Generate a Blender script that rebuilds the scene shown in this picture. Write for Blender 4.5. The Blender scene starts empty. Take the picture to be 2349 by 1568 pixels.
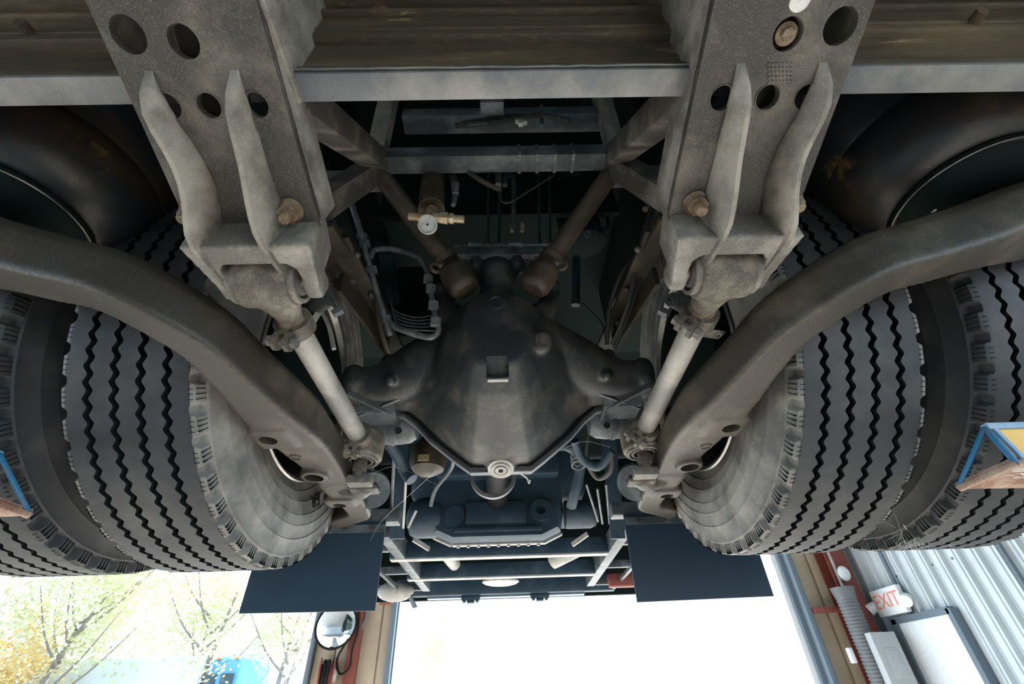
import bpy, bmesh, math, random
from math import sin, cos, pi, radians, sqrt
from mathutils import Vector, Matrix
random.seed(7)
S = bpy.context.scene
COL = S.collection
V = Vector

# ------------------------------------------------------------------ camera, world, lights, exposure
PITCH, ROLL, YAW, FPX = .6667, -.0358, .0206, 1044.0
CP, SP = cos(PITCH), sin(PITCH)
CF = V((sin(YAW)*CP, cos(YAW)*CP, SP)); CR = V((cos(YAW), -sin(YAW), 0)); CU = CR.cross(CF)
CR, CU = CR*cos(ROLL)+CU*sin(ROLL), -CR*sin(ROLL)+CU*cos(ROLL)
CC = V((.0111, -1.1475, -.7812))
cam = bpy.data.cameras.new('camera'); cam.sensor_width = 36; cam.lens = FPX*36/2349; cam.clip_start = .02; cam.clip_end = 500
co = bpy.data.objects.new('camera', cam); COL.objects.link(co)
co.matrix_world = Matrix(((CR.x, CU.x, -CF.x, CC.x), (CR.y, CU.y, -CF.y, CC.y), (CR.z, CU.z, -CF.z, CC.z), (0, 0, 0, 1)))
S.camera = co
S.view_settings.view_transform = 'Standard'; S.view_settings.look = 'None'
S.view_settings.gamma = 1; S.view_settings.use_curve_mapping = False
S.view_settings.exposure = 0.6

w = bpy.data.worlds.new('sky'); S.world = w; w.use_nodes = True
bgn = w.node_tree.nodes['Background']; bgn.inputs[0].default_value = (.58, .80, 1, 1); bgn.inputs[1].default_value = 3.0

def lamp(name, kind, loc, rot, energy, color, **k):
    l = bpy.data.lights.new(name, kind); l.energy = energy; l.color = color
    for a, b in k.items(): setattr(l, a, b)
    o = bpy.data.objects.new(name, l); o.location = loc; o.rotation_euler = rot; COL.objects.link(o); return o
# sun from behind the bus, low and a little from the right, falling through the open bay onto the concrete under it
sd = V((-.20, -1, -.66)).normalized()
lamp('sun', 'SUN', (3, 20, 12), sd.to_track_quat('-Z', 'Y').to_euler(), 22.0, (1, .95, .88), angle=radians(1.2))

# ------------------------------------------------------------------ materials
def nodes(name):
    m = bpy.data.materials.new(name); m.use_nodes = True
    nt = m.node_tree; return m, nt, nt.nodes['Principled BSDF']
def dirty(name, base, dust, rough=.6, metal=.0, amount=.5, scale=7, speck=.35, bump=.35, bscale=160, rust=None, rust_amt=.62, dist=.0015, stretch=None):
    m, nt, p = nodes(name); N = nt.nodes.new; L = nt.links.new
    tc = N('ShaderNodeTexCoord')
    if stretch:
        mp = N('ShaderNodeMapping'); mp.inputs['Scale'].default_value = stretch; L(tc.outputs['Object'], mp.inputs['Vector'])
        class _T: outputs = {'Object': mp.outputs['Vector']}
        tc = _T
    n1 = N('ShaderNodeTexNoise'); n1.inputs['Scale'].default_value = scale; n1.inputs['Detail'].default_value = 9; n1.inputs['Roughness'].default_value = .65
    L(tc.outputs['Object'], n1.inputs['Vector'])
    r1 = N('ShaderNodeMapRange'); r1.inputs[1].default_value = .62-amount*.35; r1.inputs[2].default_value = .82-amount*.35
    L(n1.outputs['Fac'], r1.inputs[0])
    n2 = N('ShaderNodeTexNoise'); n2.inputs['Scale'].default_value = bscale*2; n2.inputs['Detail'].default_value = 4
    L(tc.outputs['Object'], n2.inputs['Vector'])
    r2 = N('ShaderNodeMapRange'); r2.inputs[1].default_value = .52; r2.inputs[2].default_value = .68; r2.inputs[4].default_value = speck
    L(n2.outputs['Fac'], r2.inputs[0])
    ad = N('ShaderNodeMath'); ad.operation = 'ADD'; ad.use_clamp = True; ml = N('ShaderNodeMath'); ml.operation = 'MULTIPLY'; ml.inputs[1].default_value = .75
    L(r1.outputs[0], ml.inputs[0]); L(ml.outputs[0], ad.inputs[0]); L(r2.outputs[0], ad.inputs[1])
    mx = N('ShaderNodeMix'); mx.data_type = 'RGBA'; mx.inputs['A'].default_value = (*base, 1); mx.inputs['B'].default_value = (*dust, 1)
    L(ad.outputs[0], mx.inputs['Factor']); out = mx.outputs['Result']
    if rust:
        n3 = N('ShaderNodeTexNoise'); n3.inputs['Scale'].default_value = scale*2.3; n3.inputs['Detail'].default_value = 10; n3.inputs['Roughness'].default_value = .7
        L(tc.outputs['Object'], n3.inputs['Vector'])
        r3 = N('ShaderNodeMapRange'); r3.inputs[1].default_value = rust_amt; r3.inputs[2].default_value = rust_amt+.08
        L(n3.outputs['Fac'], r3.inputs[0])
        m3 = N('ShaderNodeMix'); m3.data_type = 'RGBA'; m3.inputs['B'].default_value = (*rust, 1)
        L(out, m3.inputs['A']); L(r3.outputs[0], m3.inputs['Factor']); out = m3.outputs['Result']
    L(out, p.inputs['Base Color'])
    p.inputs['Roughness'].default_value = rough; p.inputs['Metallic'].default_value = metal
    n4 = N('ShaderNodeTexNoise'); n4.inputs['Scale'].default_value = bscale; n4.inputs['Detail'].default_value = 5
    L(tc.outputs['Object'], n4.inputs['Vector'])
    b = N('ShaderNodeBump'); b.inputs['Strength'].default_value = bump; b.inputs['Distance'].default_value = dist
    L(n4.outputs['Fac'], b.inputs['Height'])
    b2 = N('ShaderNodeBump'); b2.inputs['Strength'].default_value = bump*.6; b2.inputs['Distance'].default_value = dist*4
    L(n1.outputs['Fac'], b2.inputs['Height']); L(b.outputs[0], b2.inputs['Normal']); L(b2.outputs[0], p.inputs['Normal'])
    return m
def plain(name, col, rough=.5, metal=0.0, bump=0, scale=40):
    m, nt, p = nodes(name); p.inputs['Base Color'].default_value = (*col, 1); p.inputs['Specular IOR Level'].default_value = .12 if max(col) < .02 else .5; p.inputs['Roughness'].default_value = rough; p.inputs['Metallic'].default_value = metal
    N = nt.nodes.new; L = nt.links.new
    tc = N('ShaderNodeTexCoord'); n = N('ShaderNodeTexNoise'); n.inputs['Scale'].default_value = scale; n.inputs['Detail'].default_value = 5
    L(tc.outputs['Object'], n.inputs['Vector'])
    r = N('ShaderNodeMapRange'); r.inputs[3].default_value = .8; r.inputs[4].default_value = 1.15; L(n.outputs['Fac'], r.inputs[0])
    mx = N('ShaderNodeVectorMath'); mx.operation = 'MULTIPLY'; mx.inputs[0].default_value = col; L(r.outputs[0], mx.inputs[1]); L(mx.outputs[0], p.inputs['Base Color'])
    if bump:
        b = N('ShaderNodeBump'); b.inputs['Strength'].default_value = bump; b.inputs['Distance'].default_value = .002; L(n.outputs['Fac'], b.inputs['Height']); L(b.outputs[0], p.inputs['Normal'])
    return m
M = {}
M['bracket'] = dirty('bracket_paint', (.030, .027, .023), (.17, .15, .12), .55, 0, .32, 6, .45, .8, 260)
M['fin'] = dirty('fin_steel', (.08, .072, .06), (.34, .31, .26), .55, 0, .6, 7, .3, .4, 260)
M['clevis'] = dirty('clevis_cast', (.09, .083, .072), (.32, .30, .26), .6, 0, .55, 9, .4, .7, 240, (.20, .11, .04), .68)
M['beam'] = dirty('beam_forged', (.032, .027, .021), (.125, .105, .075), .5, 0, .36, 5, .3, .5, 230, (.018, .016, .015), .63)
M['rod'] = dirty('rod_steel', (.17, .165, .155), (.42, .39, .34), .5, 0, .6, 6, .25, .35, 200)
M['eye'] = dirty('rod_eye_cast', (.06, .05, .038), (.30, .26, .20), .6, 0, .5, 9, .45, .7, 220)
M['web'] = dirty('beam_web_oily', (.045, .034, .018), (.15, .105, .055), .65, 0, .4, 6, .3, 1., 90, (.36, .25, .13), .60, stretch=(.35, 1.3, 1.3))
M['flange'] = dirty('flange_paint', (.085, .09, .10), (.21, .205, .19), .5, 0, .5, 8, .25, .4, 200)
M['axle'] = dirty('axle_cast', (.024, .027, .030), (.115, .105, .088), .45, .0, .36, 9, .25, .6, 150)
M['frame'] = dirty('inner_frame_paint', (.05, .06, .065), (.20, .22, .23), .45, 0, .4, 10, .25, .4, 200)
M['brace'] = dirty('brace_paint', (.045, .042, .038), (.24, .22, .19), .5, 0, .42, 9, .6, .8, 260)
M['vrod'] = dirty('v_rod_tube', (.032, .025, .018), (.10, .075, .048), .5, 0, .5, 8, .2, .3, 150)
M['railm'] = dirty('rail_brown_paint', (.022, .018, .013), (.075, .06, .04), .5, 0, .45, 8, .2, .3, 150)
M['dimgreen'] = dirty('dim_green_paint', (.014, .026, .024), (.05, .07, .065), .5, 0, .4, 12, .2, .3, 150)
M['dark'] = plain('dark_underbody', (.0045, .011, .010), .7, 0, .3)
M['darkblue'] = dirty('haze_tinted_grime', (.016, .038, .060), (.05, .085, .115), .5, 0, .4, 9, .15, .4, 120)  # grime, with the blue of lens haze put into its base colour
M['pipe'] = dirty('pipe_metal', (.07, .08, .085), (.22, .23, .23), .4, .2, .5, 20, .2, .3, 200)
M['hose'] = plain('rubber_hose', (.028, .028, .028), .55, 0, .3, 90)
M['brass'] = dirty('brass_fitting', (.36, .25, .12), (.62, .58, .50), .4, .4, .5, 40, .3, .2, 200)
M['white'] = dirty('white_dusty', (.60, .60, .58), (.35, .34, .32), .5, 0, .4, 60, .3, .3, 200)
M['rusty'] = dirty('rusty_bolt', (.10, .065, .035), (.30, .24, .16), .7, 0, .5, 40, .4, .6, 300, (.28, .10, .03), .62)
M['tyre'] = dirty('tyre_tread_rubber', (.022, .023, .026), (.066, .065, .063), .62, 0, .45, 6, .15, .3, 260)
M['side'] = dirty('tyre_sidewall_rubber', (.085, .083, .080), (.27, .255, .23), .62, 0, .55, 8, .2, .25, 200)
M['groove'] = plain('tyre_groove_rubber', (.006, .007, .009), .85)
M['rim'] = dirty('steel_rim', (.22, .21, .20), (.42, .40, .36), .28, .7, .4, 12, .2, .2, 150)
M['bellow'] = dirty('bellows_rubber', (.012, .013, .016), (.06, .042, .022), .42, 0, .4, 4.5, .08, .25, 140, (.17, .11, .035), .59)
M['flap'] = plain('haze_tinted_rubber', (.020, .045, .072), .5, 0, .1, 12)  # blue in the rubber colour stands in for veiling lens haze
M['pale'] = dirty('pale_dusty_steel', (.30, .29, .27), (.50, .48, .44), .5, 0, .5, 14, .3, .4, 200)
M['bumperlip'] = plain('bumper_paint', (.10, .16, .22), .4)  # lip colour, a lighter blue than the bumper beam
M['concrete'] = dirty('concrete_floor', (.36, .35, .33), (.46, .44, .41), .8, 0, .5, 1.2, .1, .2, 40)
M['corr'] = plain('white_wall_sheet', (.60, .65, .68), .45, 0, 0, 3)
M['tan'] = dirty('tan_panel', (.42, .33, .24), (.55, .46, .34), .6, 0, .5, 2, .1, .1, 60)
M['red'] = plain('red_primer_steel', (.22, .055, .04), .6)
M['trimgrey'] = plain('grey_metal_trim', (.13, .17, .21), .45)
M['white2'] = plain('white_paint', (.85, .88, .90), .4)
M['cabinet'] = plain('grey_cabinet_paint', (.45, .47, .48), .45)
M['duct'] = plain('grey_duct', (.15, .16, .17), .5)
M['exitred'] = plain('exit_red', (.95, .30, .22), .5)
M['mirror'] = plain('mirror_glass', (.75, .78, .80), .06, 1.0)
M['black'] = plain('black_rubber', (.012, .012, .013), .5)
M['blue'] = dirty('lift_blue_paint', (.01, .13, .26), (.12, .14, .15), .45, 0, .30, 30, .2, .3, 150, (.16, .07, .035), .60)
M['bluepale'] = dirty('lift_worn_blue', (.20, .33, .48), (.42, .50, .60), .45, 0, .5, 12, .2, .3, 150, (.14, .07, .04), .66)
M['yellow'] = plain('lift_yellow_paint', (.85, .52, .10), .5)
M['rustlift'] = dirty('lift_rusty_steel', (.20, .09, .055), (.42, .32, .24), .7, 0, .5, 16, .4, .6, 180)
M['leaf'] = plain('leaf_green', (.50, .52, .32), .6)
M['leaf2'] = plain('leaf_autumn', (.60, .47, .22), .6)
M['bark'] = plain('bark', (.22, .20, .18), .9)
M['truckblue'] = plain('truck_blue_paint', (.10, .32, .60), .35)
M['cargo'] = plain('cargo_box_paint', (.55, .62, .68), .5)
M['glass'] = plain('truck_window', (.05, .08, .10), .1)
M['web_silk'] = plain('spider_silk', (.75, .73, .70), .6)
M['orange'] = plain('orange_lamp', (.9, .25, .05), .4)
M['label'] = plain('bottle_label', (.55, .42, .22), .5)
M['reel'] = plain('reel_red', (.25, .05, .04), .5)

# ------------------------------------------------------------------ mesh helpers
def pt(px, py, **k):
    "world point seen at a photograph pixel, on the plane x=, y= or z="
    d = CF*FPX+CR*(px-1174.5)+CU*(784-py); (a, v), = k.items(); i = 'xyz'.index(a)
    return CC+d*((v-CC[i])/d[i])
def smoothpath(P, n=6):
    P = [V(p) for p in P]; out = []
    for i in range(len(P)-1):
        a, b, c, d = P[max(i-1, 0)], P[i], P[i+1], P[min(i+2, len(P)-1)]
        for k in range(n):
            t = k/n
            out.append(.5*((2*b)+(c-a)*t+(2*a-5*b+4*c-d)*t*t+(-a+3*b-3*c+d)*t**3))
    out.append(P[-1]); return out
class B:
    def __init__(s): s.v = []; s.f = []
    def add(s, vs, fs):
        o = len(s.v); s.v += [V(q) for q in vs]; s.f += [tuple(i+o for i in f) for f in fs]; return s
    def box(s, c, size, rot=None, bev=0, taper=1):
        hx, hy, hz = [q/2 for q in size]
        bm = bmesh.new()
        vs = [bm.verts.new((x*hx*(taper if z > 0 else 1), y*hy*(taper if z > 0 else 1), z*hz)) for z in (-1, 1) for y in (-1, 1) for x in (-1, 1)]
        for f in ((0, 2, 3, 1), (4, 5, 7, 6), (0, 1, 5, 4), (2, 6, 7, 3), (0, 4, 6, 2), (1, 3, 7, 5)): bm.faces.new([vs[i] for i in f])
        if bev: bmesh.ops.bevel(bm, geom=bm.edges[:], offset=bev, segments=2, affect='EDGES', profile=.5)
        m = Matrix.Translation(V(c))
        if rot is not None: m = m @ (rot.to_4x4() if isinstance(rot, Matrix) else Matrix.Rotation(rot[0], 4, rot[-1]))
        bm.verts.index_update()
        s.add([m @ q.co for q in bm.verts], [[q.index for q in f.verts] for f in bm.faces]); bm.free(); return s
    def bar(s, a, b, wd, ht, up=(0, 0, 1), bev=0):
        a, b = V(a), V(b); z = (b-a).normalized(); x = V(up).cross(z).normalized(); y = z.cross(x)
        R = Matrix((x, y, z)).transposed()
        return s.box((a+b)/2, (wd, ht, (b-a).length), R, bev)
    def tube(s, P, r, n=10, cap=True, smooth=0):
        if smooth: 
            if isinstance(r, (list, tuple)):
                rr = smoothpath([(q, 0, 0) for q in r], smooth); r = [q.x for q in rr]
            P = smoothpath(P, smooth)
        P = [V(p) for p in P]; k = len(P)
        if not isinstance(r, (list, tuple)): r = [r]*k
        t0 = (P[1]-P[0]).normalized(); u = t0.orthogonal().normalized(); vs = []
        for i, p in enumerate(P):
            t = (P[min(i+1, k-1)]-P[max(i-1, 0)]).normalized()
            u = (u-t*u.dot(t)).normalized(); w_ = t.cross(u)
            for j in range(n):
                a = 2*pi*j/n; vs.append(p+(u*cos(a)+w_*sin(a))*r[i])
        fs = [(i*n+j, i*n+(j+1) % n, (i+1)*n+(j+1) % n, (i+1)*n+j) for i in range(k-1) for j in range(n)]
        if cap: fs += [tuple(reversed(range(n))), tuple(range((k-1)*n, k*n))]
        return s.add(vs, fs)
    def cyl(s, a, b, r, r2=None, n=24): return s.tube([a, b], [r, r if r2 is None else r2], n)
    def ring(s, c, axis, ro, ri, h, n=32):
        axis = V(axis).normalized(); u = axis.orthogonal().normalized(); w_ = axis.cross(u); c = V(c); vs = []
        for rr, hh in ((ro, -h/2), (ro, h/2), (ri, h/2), (ri, -h/2)):
            for j in range(n):
                a = 2*pi*j/n; vs.append(c+(u*cos(a)+w_*sin(a))*rr+axis*hh)
        return s.add(vs, [(k*n+j, k*n+(j+1) % n, ((k+1) % 4)*n+(j+1) % n, ((k+1) % 4)*n+j) for k in range(4) for j in range(n)])
    def torus(s, c, axis, R, r, n=40, m=10, a0=0, a1=2*pi):
        axis = V(axis).normalized(); u = axis.orthogonal().normalized(); w_ = axis.cross(u); c = V(c)
        return s.tube([c+(u*cos(a0+(a1-a0)*j/n)+w_*sin(a0+(a1-a0)*j/n))*R for j in range(n+1)], r, m)
    def lathe(s, c, axis, prof, n=48, closed=False):
        axis = V(axis).normalized(); u = axis.orthogonal().normalized(); w_ = axis.cross(u); c = V(c); vs = []
        for r, h in prof:
            for j in range(n):
                a = 2*pi*j/n; vs.append(c+(u*cos(a)+w_*sin(a))*r+axis*h)
        k = len(prof); fs = [(i*n+j, i*n+(j+1) % n, ((i+1) % k)*n+(j+1) % n, ((i+1) % k)*n+j) for i in range(k if closed else k-1) for j in range(n)]
        if not closed: fs += [tuple(reversed(range(n))), tuple(range((k-1)*n, k*n))]
        return s.add(vs, fs)
    def prism(s, poly, o, u, v, h):
        "polygon of (a,b) in the frame o,u,v, pushed along the vector h"
        o, u, v, h = V(o), V(u), V(v), V(h); n = len(poly)
        a = [o+u*p+v*q for p, q in poly]
        return s.add(a+[q+h for q in a], [tuple(range(n)), tuple(reversed(range(n, 2*n)))]+[(i, i+n, (i+1) % n+n, (i+1) % n) for i in range(n)])
    def loft(s, rings):
        n = len(rings[0]); k = len(rings); vs = [p for r in rings for p in r]
        fs = [(i*n+j, i*n+(j+1) % n, (i+1)*n+(j+1) % n, (i+1)*n+j) for i in range(k-1) for j in range(n)]+[tuple(reversed(range(n))), tuple(range((k-1)*n, k*n))]
        return s.add(vs, fs)
    def hexa(s, a, b, r): return s.tube([a, b], r, 6)
    def ball(s, c, r, n=16, m=9, sc=(1, 1, 1)):
        c = V(c); vs = [c+V((0, 0, r*sc[2]))]
        for i in range(1, m):
            for j in range(n):
                a, b = pi*i/m, 2*pi*j/n; vs.append(c+V((sin(a)*cos(b)*r*sc[0], sin(a)*sin(b)*r*sc[1], cos(a)*r*sc[2])))
        vs.append(c-V((0, 0, r*sc[2]))); e = len(vs)-1
        fs = [(0, 1+j, 1+(j+1) % n) for j in range(n)]
        for i in range(m-2):
            for j in range(n): a = 1+i*n; fs.append((a+j, a+n+j, a+n+(j+1) % n, a+(j+1) % n))
        a = 1+(m-2)*n; fs += [(a+j, e, a+(j+1) % n) for j in range(n)]
        return s.add(vs, fs)
MIR = 1
def make_mesh(name, b, ang=40):
    me = bpy.data.meshes.new(name)
    vs = [(v.x*MIR, v.y, v.z) for v in b.v]
    me.from_pydata(vs, [], b.f)
    bm = bmesh.new(); bm.from_mesh(me); bmesh.ops.recalc_face_normals(bm, faces=bm.faces)
    if ang:
        for f in bm.faces: f.smooth = True
        lim = radians(ang)
        for e in bm.edges:
            if len(e.link_faces) == 2 and e.calc_face_angle(0) > lim: e.smooth = False
    bm.to_mesh(me); bm.free(); return me
def obj(name, b, mat, parent=None, ang=40, label=None, kind=None):
    me = b if isinstance(b, bpy.types.Mesh) else make_mesh(name, b, ang)
    if not me.materials: me.materials.append(M[mat])
    o = bpy.data.objects.new(name, me); COL.objects.link(o)
    if parent:
        o.parent = parent
        p = parent; off = V((0, 0, 0))
        while p: off += p.location; p = p.parent
        me.transform(Matrix.Translation(-off))
    if label: o['label'] = label
    if kind: o['kind'] = kind
    return o
def tag(o, label, cat, group=None):
    o['label'] = label; o['category'] = cat
    if group: o['group'] = group
    return o
def thing(name, label, cat, loc=(0, 0, 0), group=None):
    o = bpy.data.objects.new(name, None); COL.objects.link(o); o.empty_display_size = .05
    o.location = (loc[0]*MIR, loc[1], loc[2]); return tag(o, label, cat, group)
def solo(name, b, mat, label, cat, group=None, ang=40, origin=None):
    o = obj(name, b, mat, None, ang)
    me = o.data; c = sum((v.co for v in me.vertices), V())/max(len(me.vertices), 1)
    me.transform(Matrix.Translation(-c)); o.location = c
    return tag(o, label, cat, group)
def cast(name, b, voxel, mat, parent=None, smooth=6, cut=None, label=None, ang=0):
    "fuse overlapping closed shapes into one cast surface"
    me = bpy.data.meshes.new(name); me.from_pydata([(v.x*MIR, v.y, v.z) for v in b.v], [], b.f)
    bm = bmesh.new(); bm.from_mesh(me); bmesh.ops.recalc_face_normals(bm, faces=bm.faces); bm.to_mesh(me); bm.free()
    t = bpy.data.objects.new('tmp', me); COL.objects.link(t)
    r = t.modifiers.new('r', 'REMESH'); r.mode = 'VOXEL'; r.voxel_size = voxel; r.use_smooth_shade = True
    if smooth:
        q = t.modifiers.new('s', 'SMOOTH'); q.factor = .5; q.iterations = smooth
    tc = None
    if cut:
        cm = bpy.data.meshes.new('cut'); cm.from_pydata([(v.x*MIR, v.y, v.z) for v in cut.v], [], cut.f)
        bm = bmesh.new(); bm.from_mesh(cm); bmesh.ops.recalc_face_normals(bm, faces=bm.faces); bm.to_mesh(cm); bm.free()
        tc = bpy.data.objects.new('tmpcut', cm); COL.objects.link(tc)
        bo = t.modifiers.new('b', 'BOOLEAN'); bo.operation = 'DIFFERENCE'; bo.object = tc; bo.solver = 'FAST' if hasattr(bo, 'solver') else bo.solver
    bpy.context.view_layer.update()
    dg = bpy.context.evaluated_depsgraph_get(); me2 = bpy.data.meshes.new_from_object(t.evaluated_get(dg)); me2.name = name
    bpy.data.objects.remove(t); 
    if tc: bpy.data.objects.remove(tc)
    bm = bmesh.new(); bm.from_mesh(me2)
    for f in bm.faces: f.smooth = True
    if cut:
        for e in bm.edges:
            if len(e.link_faces) == 2 and e.calc_face_angle(0) > radians(50): e.smooth = False
    bm.to_mesh(me2); bm.free()
    me2.materials.clear()
    return obj(name, me2, mat, parent, label=label)
def cutmesh(name, b, cut, mat, parent=None, label=None):
    "exact boolean of a plain solid, for drilled plates"
    ms = []
    for q in (b, cut):
        m = make_mesh('tmp', q, 0); o = bpy.data.objects.new('tmp', m); COL.objects.link(o); ms.append(o)
    bo = ms[0].modifiers.new('b', 'BOOLEAN'); bo.operation = 'DIFFERENCE'; bo.object = ms[1]; bo.solver = 'EXACT'
    bpy.context.view_layer.update()
    me = bpy.data.meshes.new_from_object(ms[0].evaluated_get(bpy.context.evaluated_depsgraph_get())); me.name = name
    for o in ms: bpy.data.objects.remove(o)
    me.materials.clear(); return obj(name, me, mat, parent, label=label)
def side(): return 'left' if MIR < 0 else 'right'
def bolt(parent, a, b, r, mat='rusty', name='bolt'):
    "a stud from a to b with a hexagon nut and washer at a"
    a, b = V(a), V(b); t = (b-a).normalized()
    q = B(); q.tube([a, b-t*r*.25, b], [r, r, r*.8], 14)
    k = 0.0
    while k < (b-a).length-r*.4:
        q.torus(a+t*k, t, r*.97, r*.1, 14, 4); k += r*.42
    st = obj(name, q, mat, parent)
    obj('nut', B().hexa(a-t*r*.1, a+t*r*1.5, r*1.75).ring(a-t*r*.2, t, r*2.0, r*.5, r*.35, 20), mat, st, 30)
    return st

# ------------------------------------------------------------------ the setting
def structure(name, b, mat, parent=None, ang=40):
    o = obj(name, b, mat, parent, ang)
    if not parent: o['kind'] = 'structure'
    return o
FLOOR = -2.35
structure('floor', B().box((0, 0, FLOOR-.05), (60, 60, .1)), 'concrete')

# ------------------------------------------------------------------ wheels (dual rear tyres, both sides)
def tyre_mesh():
    NP = 52; K = 16; N = NP*K; b = B()
    gro = [-.0735, -.0245, .0245, .0735]; gw = .0052; gd = .016
    cols = []      # (x, r, zig, kind)
    cols += [(-.112, .287, 0, 0), (-.122, .292, 0, 0), (-.126, .305, 0, 0), (-.131, .322, 0, 0), (-.1335, .3235, 0, 0), (-.1335, .3265, 0, 0), (-.140, .350, 0, 0), (-.1425, .3515, 0, 0), (-.1425, .3545, 0, 0),
             (-.147, .385, 0, 0), (-.1495, .3865, 0, 0), (-.1495, .390, 0, 0), (-.1485, .412, 0, 0), (-.1505, .4135, 0, 0), (-.1495, .417, 0, 0), (-.144, .445, 0, 0), (-.1455, .447, 0, 0), (-.1435, .451, 0, 0), (-.134, .474, 0, 0),
             (-.1335, .486, 0, 0), (-.1295, .489, 0, 0), (-.1300, .494, 0, 1), (-.1285, .506, 0, 1), (-.1255, .5125, 0, 1), (-.1165, .5160, 0, 2), (-.108, .5165, 0, 0)]
    for g in gro:
        cols += [(g-gw-.001, .517, 1, 0), (g-gw+.001, .517-gd, 1, 3), (g+gw-.001, .517-gd, 1, 3), (g+gw+.001, .517, 1, 0)]
    cols += [(-x, r, z, k) for x, r, z, k in reversed(cols[:26])]
    C = len(cols)
    for i in range(N):
        th = 2*pi*i/N; ph = i % K
        zz = [.0012, .0034, .0040, .0016, -.0012, -.0034, -.0040, -.0016][ph % 8]
        for x, r, z, k in cols:
            xx = x+zz*z; rr = r
            sg = -1 if x < 0 else 1
            if k == 1 and ph in (0, 1, 2, 3, 4, 5): xx = x-sg*(.011 if 0 < ph < 5 else .007); rr = r-.003*(0 < ph < 5)
            if k == 2 and ph in (1, 2, 3, 4): xx = x-sg*(.003); rr = r-.001
            b.v.append(V((xx, rr*cos(th), rr*sin(th))))
    tread = []; 
    for i in range(N):
        for j in range(C-1):
            b.f.append((i*C+j, i*C+j+1, ((i+1) % N)*C+j+1, ((i+1) % N)*C+j))
    me = make_mesh('tyre', b, 32)
    me.materials.append(M['side']); me.materials.append(M['tyre']); me.materials.append(M['groove'])
    lo = 24; hi = C-1-24
    for q, p in enumerate(me.polygons):
        j = q % (C-1)
        c = 0
        if lo <= j < hi: c = 1
        if 26 <= j < 42 and (j-26) % 4 in (0, 1, 2): c = 2
        p.material_index = c
    return me
TY = tyre_mesh()
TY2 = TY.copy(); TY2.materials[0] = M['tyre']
def sipes():
    b = B()
    for k in range(52):
        for d in (.50, .66, .82):
            th = 2*pi*(k+d)/52
            for sg in (-1, 1):
                c = V((sg*.1262, .501*cos(th), .501*sin(th))); r_ = V((0, cos(th), sin(th))); t_ = V((0, -sin(th), cos(th)))
                b.prism([(-.0006, -.012), (.0006, -.012), (.0006, .0125), (-.0006, .0125)], c, t_, r_, V((sg*.0042, 0, 0)))
                b.prism([(-.0006, 0), (.0006, 0), (.0006, .0006), (-.0006, .0006)], V((sg*.113, .5165*cos(th), .5165*sin(th))), t_, r_, V((sg*.010, 0, 0)))
    return make_mesh('sipes', b, 0)
SI = sipes()
RIMB = B().lathe((0, 0, 0), (1, 0, 0), [(.283, -.122), (.289, -.131), (.297, -.134), (.301, -.130), (.294, -.122), (.287, -.108), (.283, -.09), (.272, -.05), (.268, .03), (.28, .09), (.289, .112), (.293, .118), (.286, .12), (.276, .09), (.262, .05), (.255, .04), (.20, .045), (.14, .06), (.08, .062), (.08, .052), (.14, .05), (.20, .035), (.25, .02), (.262, -.05), (.274, -.09), (.277, -.115)], 72, closed=True)
RIM = make_mesh('rim', RIMB, 30)
DR = make_mesh('brake_drum', B().lathe((0, 0, 0), (1, 0, 0), [(.10, -.16), (.19, -.15), (.212, -.14), (.214, -.11), (.208, -.10), (.208, .02), (.10, .035)], 48), 30)
def wheel(x, sgn, label, ty=None):
    t = tag(bpy.data.objects.new('wheel', None), label, 'wheel', 'rear wheels'); COL.objects.link(t); t.location = (x, 0, 0)
    if sgn > 0: t.rotation_euler.z = pi
    for nm, me in (('tyre', ty or TY), ('rim', RIM), ('brake_drum', DR)):
        o = bpy.data.objects.new(nm, me); COL.objects.link(o); o.parent = t
        if not me.materials: me.materials.append(M['rim' if nm == 'rim' else 'dark'])
        if nm == 'tyre':
            q = bpy.data.objects.new('sipe', SI); COL.objects.link(q); q.parent = o; q['kind'] = 'stuff'
            if not SI.materials: SI.materials.append(M['groove'])
    return t
TX, DX = .702, .375
wl = wheel(-TX, 1, 'inner left rear tyre, dusty grey sidewall facing the axle, leftmost full tread')
wr = wheel(TX, -1, 'inner right rear tyre with dusty grey sidewall beside the right suspension beam')
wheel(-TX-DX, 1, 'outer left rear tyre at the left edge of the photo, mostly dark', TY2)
wheel(TX+DX, -1, 'outer right rear tyre behind the blue and yellow lifting fork', TY2)
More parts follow.
